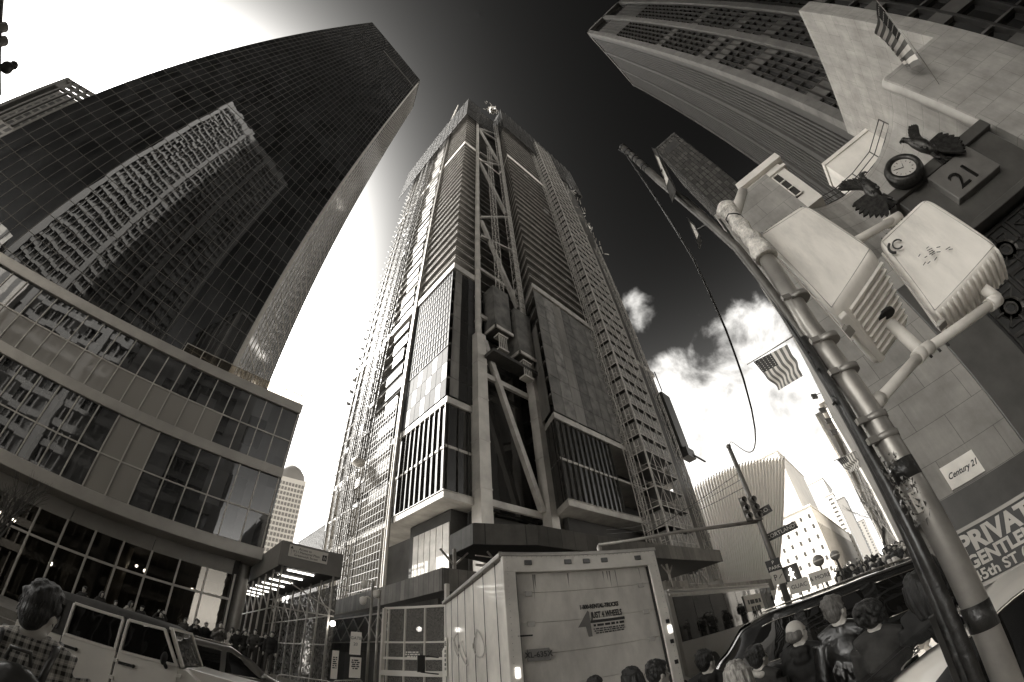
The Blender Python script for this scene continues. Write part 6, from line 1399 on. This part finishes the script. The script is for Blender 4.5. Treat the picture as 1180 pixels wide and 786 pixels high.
def plaid(name):
    m = bpy.data.materials.new(name); m.use_nodes = True; t = m.node_tree; b = t.nodes['Principled BSDF']; b.inputs['Roughness'].default_value = .85
    tc_ = t.nodes.new('ShaderNodeTexCoord'); s_ = t.nodes.new('ShaderNodeSeparateXYZ'); t.links.new(tc_.outputs['Object'], s_.inputs[0])
    def band(sock, f, ph, th):
        a = t.nodes.new('ShaderNodeMath'); a.operation = 'MULTIPLY_ADD'; t.links.new(sock, a.inputs[0]); a.inputs[1].default_value = f; a.inputs[2].default_value = ph
        s2 = t.nodes.new('ShaderNodeMath'); s2.operation = 'SINE'; t.links.new(a.outputs[0], s2.inputs[0]); g = t.nodes.new('ShaderNodeMath'); g.operation = 'GREATER_THAN'; t.links.new(s2.outputs[0], g.inputs[0]); g.inputs[1].default_value = th; return g.outputs[0]
    def ad(a, b_, w=1.0):
        n = t.nodes.new('ShaderNodeMath'); n.operation = 'MULTIPLY_ADD'; t.links.new(a, n.inputs[0]); n.inputs[1].default_value = w; t.links.new(b_, n.inputs[2]); return n.outputs[0]
    h1, h2 = band(s_.outputs[2], 190, 0, .2), band(s_.outputs[2], 95, 1.8, .88)
    v1, v2 = band(s_.outputs[1], 190, 0, .2), band(s_.outputs[1], 95, 1.8, .88)
    z = t.nodes.new('ShaderNodeValue'); z.outputs[0].default_value = 0
    tot = ad(h1, ad(v1, ad(h2, ad(v2, z.outputs[0], .25), .25), .25), .25)
    r = t.nodes.new('ShaderNodeValToRGB'); r.color_ramp.elements[0].color = warm(.03); r.color_ramp.elements[1].color = warm(.75); r.color_ramp.elements[1].position = .8; t.links.new(tot, r.inputs[0]); t.links.new(r.outputs[0], b.inputs['Base Color'])
    return m
CL = {'black': mat('cloth_black', .014, .8, noise=.3, scale=8, bump=.4), 'leather': mat('cloth_leather', .012, .3, noise=.4, scale=7, bump=.9, coat=.3), 'dark': mat('cloth_dark', .035, .85, noise=.3, scale=9, bump=.4),
      'mid': mat('cloth_mid', .12, .85, noise=.3, scale=9, bump=.4), 'light': mat('cloth_light', .40, .85, noise=.3, scale=14, bump=.5), 'jeans': mat('cloth_jeans', .05, .85, noise=.2, scale=10), 'plaid': plaid('cloth_plaid'), 'hood': mat('cloth_hood', .06, .85, noise=.4, scale=9, bump=.4)}
def person(lab, az, d, H=1.75, face=0.0, jacket='black', hair='short', yaw=0.0, pitch=0.0, arms='down', hm=None, sk=None, group=None, z=-.13, hood=False, glasses=False, scarf=None, vox=.011, female=False, build=1.0, trousers='jeans', proto=False):
    """face: heading the body turns to, degrees right of the camera heading"""
    P = empty('person', (0, 0, 0), lab, 'person', group); s = H / 1.75; sk = sk or skin_m; hm = hm or hair_d; b = MB(); w = (.90 if female else 1.0) * build
    sh, hip = .185 * w, .095
    nk = Vector((0, 0, 1.47)); hc = Vector((.02, 0, 1.625))          # head centre
    Rh = Matrix.Translation(hc) @ Matrix.Rotation(R_(yaw), 4, 'Z') @ Matrix.Rotation(R_(pitch), 4, 'Y')
    hd_ = MB(); hd_.ball((-.012, 0, .03), .098, .076, .092, 22, 14); hd_.ball((.022, 0, -.03), .070, .060, .082, 18, 12); hd_.ball((.040, 0, -.075), .042, .040, .034); hd_.ball((.068, 0, .035), .028, .052, .020)
    hd_.tube([(.082, 0, .018), (.106, 0, -.022), (.088, 0, -.034)], [.010, .016, .010], 8); hd_.ball((.083, 0, -.055), .012, .024, .010); hd_.ball((.083, 0, -.068), .011, .020, .008)
    for q in (1, -1): hd_.ball((-.008, q * .078, -.008), .020, .010, .032); hd_.ball((.058, q * .040, -.012), .022, .020, .022)
    b.add([Rh @ Vector(v) for v in hd_.v], hd_.f)
    b.tube([nk - Z_ * .06, nk + Vector((.005, 0, .03)), hc + Vector((-.012, 0, -.04))], [.066, .052, .055], 14)
    for q in (1, -1): b.tube([(-.01, q * .03, 1.50), (-.015, q * .10, 1.455), (-.01, q * .17, 1.425)], [.05, .055, .05], 10)
    # trunk
    b.ball((0, 0, 1.30), .115 * build, .175 * w, .18, 18, 12); b.ball((0, 0, 1.10), .105 * build, .145 * w, .17, 18, 12); b.ball((0, 0, .93), .115 * build, .165 * w, .14, 18, 12)
    b.tube([(0, -sh, 1.41), (0, 0, 1.44), (0, sh, 1.41)], [.055, .062, .055], 12)
    A_ = {}
    for q in (1, -1):
        b.tube([(0, q * hip, .92), (.012, q * .105, .50), (-.01, q * .11, .09)], [.088, .056, .036], 14)
        b.tube([(-.03, q * .11, .05), (.07, q * .12, .035), (.16, q * .13, .03)], [.038, .040, .026], 10)
        S0 = Vector((0, q * (sh + .01), 1.40))
        mode = arms if isinstance(arms, str) else arms[0 if q > 0 else 1]
        if mode == 'down': E0, H0 = S0 + Vector((-.03, q * .055, -.29)), S0 + Vector((.05, q * .06, -.54))
        elif mode == 'phone': E0, H0 = S0 + Vector((.10, q * .06, -.26)), S0 + Vector((.30, -q * .10, -.04))
        elif mode == 'up': E0, H0 = S0 + Vector((.20, q * .08, .05)), S0 + Vector((.27, -q * .06, .30))
        else: E0, H0 = S0 + Vector((-.02, q * .07, -.28)), S0 + Vector((.20, q * .0, -.36))   # in pockets / folded
        A_[q] = (S0, E0, H0); b.tube([S0, E0], [.052, .042], 12); b.tube([E0, H0], [.042, .029], 12); b.ball(E0, .043)
        dr_ = (H0 - E0).normalized(); sd_ = dr_.cross(X_ if abs(dr_.x) < .8 else Z_).normalized(); up_ = sd_.cross(dr_)
        pm_ = H0 + dr_ * .045; b.ball(pm_, .042, .036, .045)
        for f in range(4):
            o = sd_ * (f - 1.5) * .021; L = (.070, .082, .076, .060)[f]
            b.tube([pm_ + o + dr_ * .02, pm_ + o * 1.05 + dr_ * (.03 + L * .5), pm_ + o * 1.05 + dr_ * (.035 + L * .85) - up_ * .02, pm_ + o + dr_ * (.03 + L) - up_ * .04], [.0105, .0095, .0088, .007], 8)
        b.tube([pm_ - dr_ * .02 - sd_ * .03, pm_ + dr_ * .015 - sd_ * .055, pm_ + dr_ * .05 - sd_ * .06 - up_ * .015], [.013, .011, .008], 8)
    solidify(b, 'body', vox, P, sk, 3)
    # clothes
    j = MB(); k = 1.0
    pu = .022 if jacket in ('black', 'mid', 'hood') else .014
    j.ball((0, 0, 1.29), .125 * build + pu, .185 * w + pu, .19, 20, 12); j.ball((0, 0, 1.08), .118 * build + pu, .158 * w + pu, .20, 20, 12); j.ball((0, 0, .90), .120 * build + pu, .172 * w + pu, .14, 20, 12)
    j.tube([(0, -sh, 1.415), (-.005, 0, 1.445), (0, sh, 1.415)], [.062 + pu, .066 + pu, .062 + pu], 14); j.tube([nk - Z_ * .05 - X_ * .005, nk + Z_ * .045 - X_ * .012], [.085, .068], 16)
    for q in (1, -1): j.tube([(-.01, q * .04, 1.49), (-.015, q * .11, 1.46), (-.01, q * .18, 1.43)], [.055 + pu * .5, .060 + pu * .5, .06 + pu * .5], 10)
    for q in range(9): a_ = q * 2.1; j.tube([(-.135 * math.cos(a_ * .3) - pu * .5, -.14 + .035 * q, 1.0 + .05 * (q % 4)), (-.13 - pu * .5, -.10 + .03 * q, 1.12 + .04 * (q % 3)), (-.115, -.06 + .02 * q, 1.26)], [.012, .018, .010], 6)
    for q in (1, -1):
        S0, E0, H0 = A_[q]; mid = S0.lerp(E0, .5); j.tube([S0, mid, E0], [.066 + pu, .060 + pu, .052 + pu], 14); j.ball(E0, .055 + pu * .8); j.tube([E0, E0.lerp(H0, .5), H0 - (H0 - E0) * .03], [.052 + pu, .048 + pu * .8, .040 + pu * .5], 14)
        for c in range(3): p = S0.lerp(E0, .35 + .25 * c); j.ball(p + Vector((.0, q * .012, 0)), .055 + pu, .050 + pu, .030)
    if hood: j.tube([nk + Vector((-.03, -.075, .02)), nk + Vector((-.105, -.045, .01)), nk + Vector((-.125, 0, -.01)), nk + Vector((-.105, .045, .01)), nk + Vector((-.03, .075, .02)), nk + Vector((.03, .06, -.02))], [.034, .044, .050, .044, .034, .022], 10); j.ball(nk + Vector((-.11, 0, -.06)), .05, .085, .06)
    jo = solidify(j, 'jacket', vox, P, CL[jacket], 2)
    t = MB(); t.ball((0, 0, .93), .125, .178 * w, .13, 18, 10)
    for q in (1, -1): t.tube([(0, q * hip, .90), (.012, q * .105, .50), (-.01, q * .11, .10)], [.100, .072, .060], 14)
    solidify(t, 'trousers', .016, P, CL[trousers], 2)
    sh_ = MB()
    for q in (1, -1): sh_.tube([(-.06, q * .11, .05), (.06, q * .12, .05), (.17, q * .13, .04), (.20, q * .13, .035)], [.045, .052, .042, .025], 10); sh_.ball((-.05, q * .11, .06), .045, .042, .06)
    solidify(sh_, 'shoes', .014, P, rubber, 1)
    h = MB(); rnd = random.Random(len(lab) * 7 + int(d * 10))
    hz = lambda *a: Rh @ Vector(a)
    def hb(c, rx, ry, rz): q_ = MB().ball(c, rx, ry, rz, 18, 12); h.add([Rh @ Vector(v) for v in q_.v], q_.f)
    if vox < .02 and hair != 'bald':                  # loose locks standing off the head
        lk = MB()
        for k_ in range(70):
            a, e = rnd.uniform(.7, 5.6), rnd.uniform(-.5, 1.5); c = Vector((-.024 + .098 * math.cos(a) * math.cos(e), .082 * math.sin(a) * math.cos(e), .035 + .092 * math.sin(e))); o_ = (c - Vector((-.02, 0, .03))).normalized()
            t_ = Vector((rnd.uniform(-.3, .3), rnd.uniform(-.3, .3), -1)).normalized(); q_ = c + t_ * .035 + o_ * .006; lk.tube([Rh @ c, Rh @ (c + t_ * .018 + o_ * .007), Rh @ q_], [.0035, .003, .001], 4, cap=False)
        lk.build('hair_locks', hm, P)
    if hair == 'bald': 
        for q in (1, -1): hb((-.035, q * .056, -.005), .060, .030, .045); hb((-.06, q * .045, -.03), .05, .04, .04)
        hb((-.072, 0, -.02), .052, .072, .058); hb((-.085, 0, .02), .03, .05, .03)
    elif hair == 'cap': hb((-.012, 0, .052), .104, .084, .078); hb((.085, 0, .045), .055, .062, .010); hb((-.06, 0, -.01), .055, .070, .05)
    else:
        hb((-.022, 0, .050), .102, .083, .084); hb((-.045, 0, .0), .076, .078, .072); hb((-.05, 0, -.045), .052, .058, .045); hb((.045, 0, .092), .045, .062, .034)
        for q in (1, -1): hb((-.005, q * .066, .03), .042, .024, .045)
        for k_ in range(22): a, e = rnd.uniform(0, 6.28), rnd.uniform(.2, 1.4); hb((-.022 + .095 * math.cos(a) * math.cos(e), .078 * math.sin(a) * math.cos(e), .055 + .08 * math.sin(e)), .020, .020, .016)
        if hair in ('long', 'bob'):
            L = .34 if hair == 'long' else .13
            for i in range(9):
                a = math.pi * (.25 + 1.5 * i / 8); c, s_ = math.cos(a), math.sin(a); h.tube([hz(-.02 + .085 * c * 1, .080 * s_, .06), hz(-.03 + .10 * c, .092 * s_, -.05), hz(-.04 + .085 * c, .085 * s_ + rnd.uniform(-.01, .01), -.06 - L)], [.032, .034, .018], 8)
        if hair == 'curly':
            for k_ in range(60): a, e = rnd.uniform(.9, 5.4), rnd.uniform(-.9, 1.4); hb((-.03 + .115 * math.cos(a) * math.cos(e), .105 * math.sin(a) * math.cos(e), .03 + .10 * math.sin(e)), .028, .028, .026)
    solidify(h, 'hair' if hair != 'cap' else 'cap', .009 if vox < .02 else .014, P, hm if hair != 'cap' else CL['black'], 1)
    ey = MB()
    for q in (1, -1): c = hz(.084, q * .030, .012); ey.ball(c, .008, .012, .005, 8, 6)
    mo_ = MB(); mo_.add([hz(x, y, z_) for x, y, z_ in ((.094, -.022, -.060), (.094, .022, -.060), (.093, .020, -.064), (.093, -.020, -.064))], [(0, 1, 2, 3)]); build_each(ey, 'eye', mat('eye_dark', .02, .3), P)
    if vox < .02: mo_.build('mouth', mat('lip_dark', .10, .5), P)
    if glasses:
        g = MB()
        for q in (1, -1): g.tube([hz(.094 , q * .032 + .022 * math.cos(a), .012 + .016 * math.sin(a)) for a in [i * .7 for i in range(10)]], .003, 5); g.tube([hz(.09, q * .055, .015), hz(0, q * .084, .015)], .0025, 5)
        g.build('glasses', rubber, P)
    if scarf:
        g = MB(); g.tube([nk + Vector((.075 * math.cos(a), .085 * math.sin(a), .015 + .012 * math.sin(3 * a))) for a in [i * .5 for i in range(14)]], .034, 10); g.tube([nk + Vector((-.05, .06, .0)), Vector((-.13, .09, 1.30)), Vector((-.135, .10, 1.08))], [.03, .045, .035], 8); solidify(g, 'scarf', .012, P, CL[scarf], 1)
    p = at(az, d); hh = HEAD - R_(face)
    P.matrix_basis = Matrix.Translation((p.x, p.y, z)) @ Matrix.Rotation(hh, 4, 'Z') @ Matrix.Diagonal((s, s, s, 1))
    return P
ONL = 'pedestrians watching at the kerb'
pl_ = person('man in a checked shirt wearing a leather backpack, seen from behind', -58.9, 2.75, 1.93, -52, 'plaid', 'short', yaw=-28, build=1.12, hm=hair_d)
# his backpack
BP = empty('backpack', (0, 0, 0), 'dark leather backpack with straps on the back of the checked-shirt man', 'backpack')
bp = MB(); bp.ball((-.235, 0, 1.16), .085, .155, .235, 22, 16); bp.ball((-.20, 0, 1.02), .09, .16, .16, 20, 12); bp.ball((-.21, 0, 1.28), .08, .14, .14, 20, 12); lea = mat('bag_leather', .045, .4, noise=.35, scale=9, bump=.3, coat=.2); solidify(bp, 'bag', .011, BP, lea, 3)
bp = MB(); bp.ball((-.305, 0, 1.03), .04, .12, .12, 18, 12); solidify(bp, 'front_pocket', .010, BP, lea, 2)
for q in (1, -1): MB().tube([(-.175, q * .10, 1.34), (-.13, q * .11, 1.43), (-.07, q * .12, 1.495), (.02, q * .125, 1.515), (.12, q * .12, 1.44), (.165, q * .13, 1.30), (.12, q * .17, 1.12), (-.10, q * .18, 1.00)], .017, 8).build('strap', lea, BP)
g = MB(); g.tube([(-.19, .05, 1.42), (-.21, .04, 1.47), (-.21, -.04, 1.47), (-.19, -.05, 1.42)], .009, 8); g.build('grab_loop', lea, BP)
g = MB(); g.tube([(-.325 + .03 * abs(math.sin(a)), .145 * math.cos(a), 1.20 + .13 * math.sin(a)) for a in [math.pi * i / 12 for i in range(13)]], .005, 5); g.build('zip', galv, BP)
BP.matrix_basis = pl_.matrix_basis.copy()
person('balding man in a dark hooded parka with glasses, in front of the black vehicle', 30.8, 4.4, 1.74, 46, 'black', 'bald', yaw=-35, hood=True, glasses=True, hm=hair_g, group=None)
person('grey-haired man in a dark leather jacket beside the balding man', 35.8, 4.2, 1.83, 44, 'leather', 'short', yaw=-30, hm=hair_g)
person('curly-haired woman in a dark coat raising a phone beside the leather-jacketed man', 39.3, 3.9, 1.70, 50, 'dark', 'curly', yaw=-10, arms='phone', female=True)
person('dark-haired person in a long black coat standing against the taped pole', 45.3, 3.7, 1.76, 62, 'black', 'bob', female=True)
person('young man in a dark hooded sweatshirt in front of the truck door edge', 13.6, 4.1, 1.71, 45, 'hood', 'short', yaw=-30, hood=True)
person('dark-haired woman in front of the truck door, her face in profile', 10.4, 4.5, 1.67, -10, 'dark', 'bob', yaw=25, female=True)
person('short onlooker, only a dark head showing below the truck lettering', 5.9, 4.9, 1.62, -20, 'dark', 'short', yaw=0)
person('broad man in a black hooded top between the truck and the long-haired woman', 19.6, 4.6, 1.69, 30, 'black', 'short', yaw=-35, hood=True, build=1.1)
person('woman with long streaked fair hair and a light coat, seen from behind', 22.9, 3.5, 1.60, 35, 'light', 'long', female=True, hm=hair_b, yaw=-5)
person('woman with dark hair and a pale scarf looking upward', 25.6, 4.3, 1.63, 60, 'dark', 'short', yaw=-12, pitch=-14, female=True, scarf='light')
# one crowd of onlookers up the avenue and one on the steps of the glass podium: eight prototypes copied
protos = []
KIND = [('black', 'short', 'down', False, ''), ('dark', 'bob', 'fold', True, ''), ('mid', 'short', 'phone', False, ''), ('light', 'long', 'down', True, ''), ('black', 'cap', 'fold', False, ''), ('dark', 'short', 'up', False, ''), ('hood', 'short', 'fold', False, ''), ('black', 'curly', 'phone', True, '')]
WORD = ['man in a black jacket', 'woman in a dark coat with folded arms', 'man in a grey jacket holding a phone', 'long-haired woman in a light coat', 'man in a black cap', 'man in a dark jacket raising a camera', 'man in a hooded top', 'curly-haired woman with a phone']
random.seed(21)
spots = []
row = 0
for i in range(40):
    dd = 8.5 + (i / 40) ** 1.2 * 34; spots.append((37.5 + random.random() * 8.2 if dd > 12 else 41.5 + random.random() * 4.5, dd, 'street'))
pod_az = [-55.6, -53.8, -52.0, -50.3, -48.7, -46.9, -44.2, -42.6, -41.5, -40.4, -39.6, -38.6, -37.8, -36.9, -35.6, -34.6, -33.6]
for a in pod_az: spots.append((a + random.uniform(-.3, .3), random.uniform(19.5, 23.5), 'steps'))
made = {}
def nth(n): return ['nearest', 'second nearest', 'third nearest', 'fourth nearest', 'fifth nearest', 'sixth nearest', 'seventh nearest', 'eighth nearest'][n]
order = {}
for wh in ('street', 'steps'):
    for kx in range(8):
        ids = sorted([i for i, q in enumerate(spots) if q[2] == wh and i % 8 == kx], key=lambda i: spots[i][1])
        for n, i in enumerate(ids): order[i] = nth(min(n, 7))
rp = MB(); rp.add([(6.6, -6, .05), (46, -6, 1.55), (46, 3.4, 1.55), (6.6, 3.4, .05), (6.6, -6, -.2), (46, -6, -.2), (46, 3.4, -.2), (6.6, 3.4, -.2)], [(0, 1, 2, 3), (0, 4, 5, 1), (1, 5, 6, 2), (2, 6, 7, 3), (3, 7, 4, 0)]); tag(rp.build('ramp', concrete), kind='structure')
for i, (az, dd, wh) in enumerate(spots):
    kx = i % 8; face = az + 180 + random.uniform(-30, 30) if (wh == 'steps' or random.random() < .6) else az + random.uniform(-50, 50)
    zz_ = .12 + (dd - 8.5) * .046 if wh == 'street' else .85; gr = 'onlookers crowding up the avenue' if wh == 'street' else 'onlookers on the podium steps'
    lab = f'{order[i]} {WORD[kx]} in the crowd up the avenue' if wh == 'street' else f'{order[i]} {WORD[kx]} on the podium steps'
    if kx not in made:
        jk, hr, ar, fe, _ = KIND[kx]; o = person(lab, az, dd, 1.74 - .08 * fe, face, jk, hr, arms=ar, female=fe, vox=.022, group=gr, z=zz_); made[kx] = o
    else:
        o = copy_tree(made[kx]); o['label'] = lab; o['group'] = gr
    p = at(az, dd); s = (1.6 + random.random() * .22) / 1.75; o.matrix_basis = Matrix.Translation((p.x, p.y, zz_)) @ Matrix.Rotation(HEAD - R_(face), 4, 'Z') @ Matrix.Diagonal((s, s, s, 1))
st_ = MB(); st_.box(-60, 18.6, 0, 5.0, 31.4, .55); st_.box(-60, 19.2, .55, 4.6, 31.4, .85); tag(st_.build('sidewalk', concrete), kind='structure')
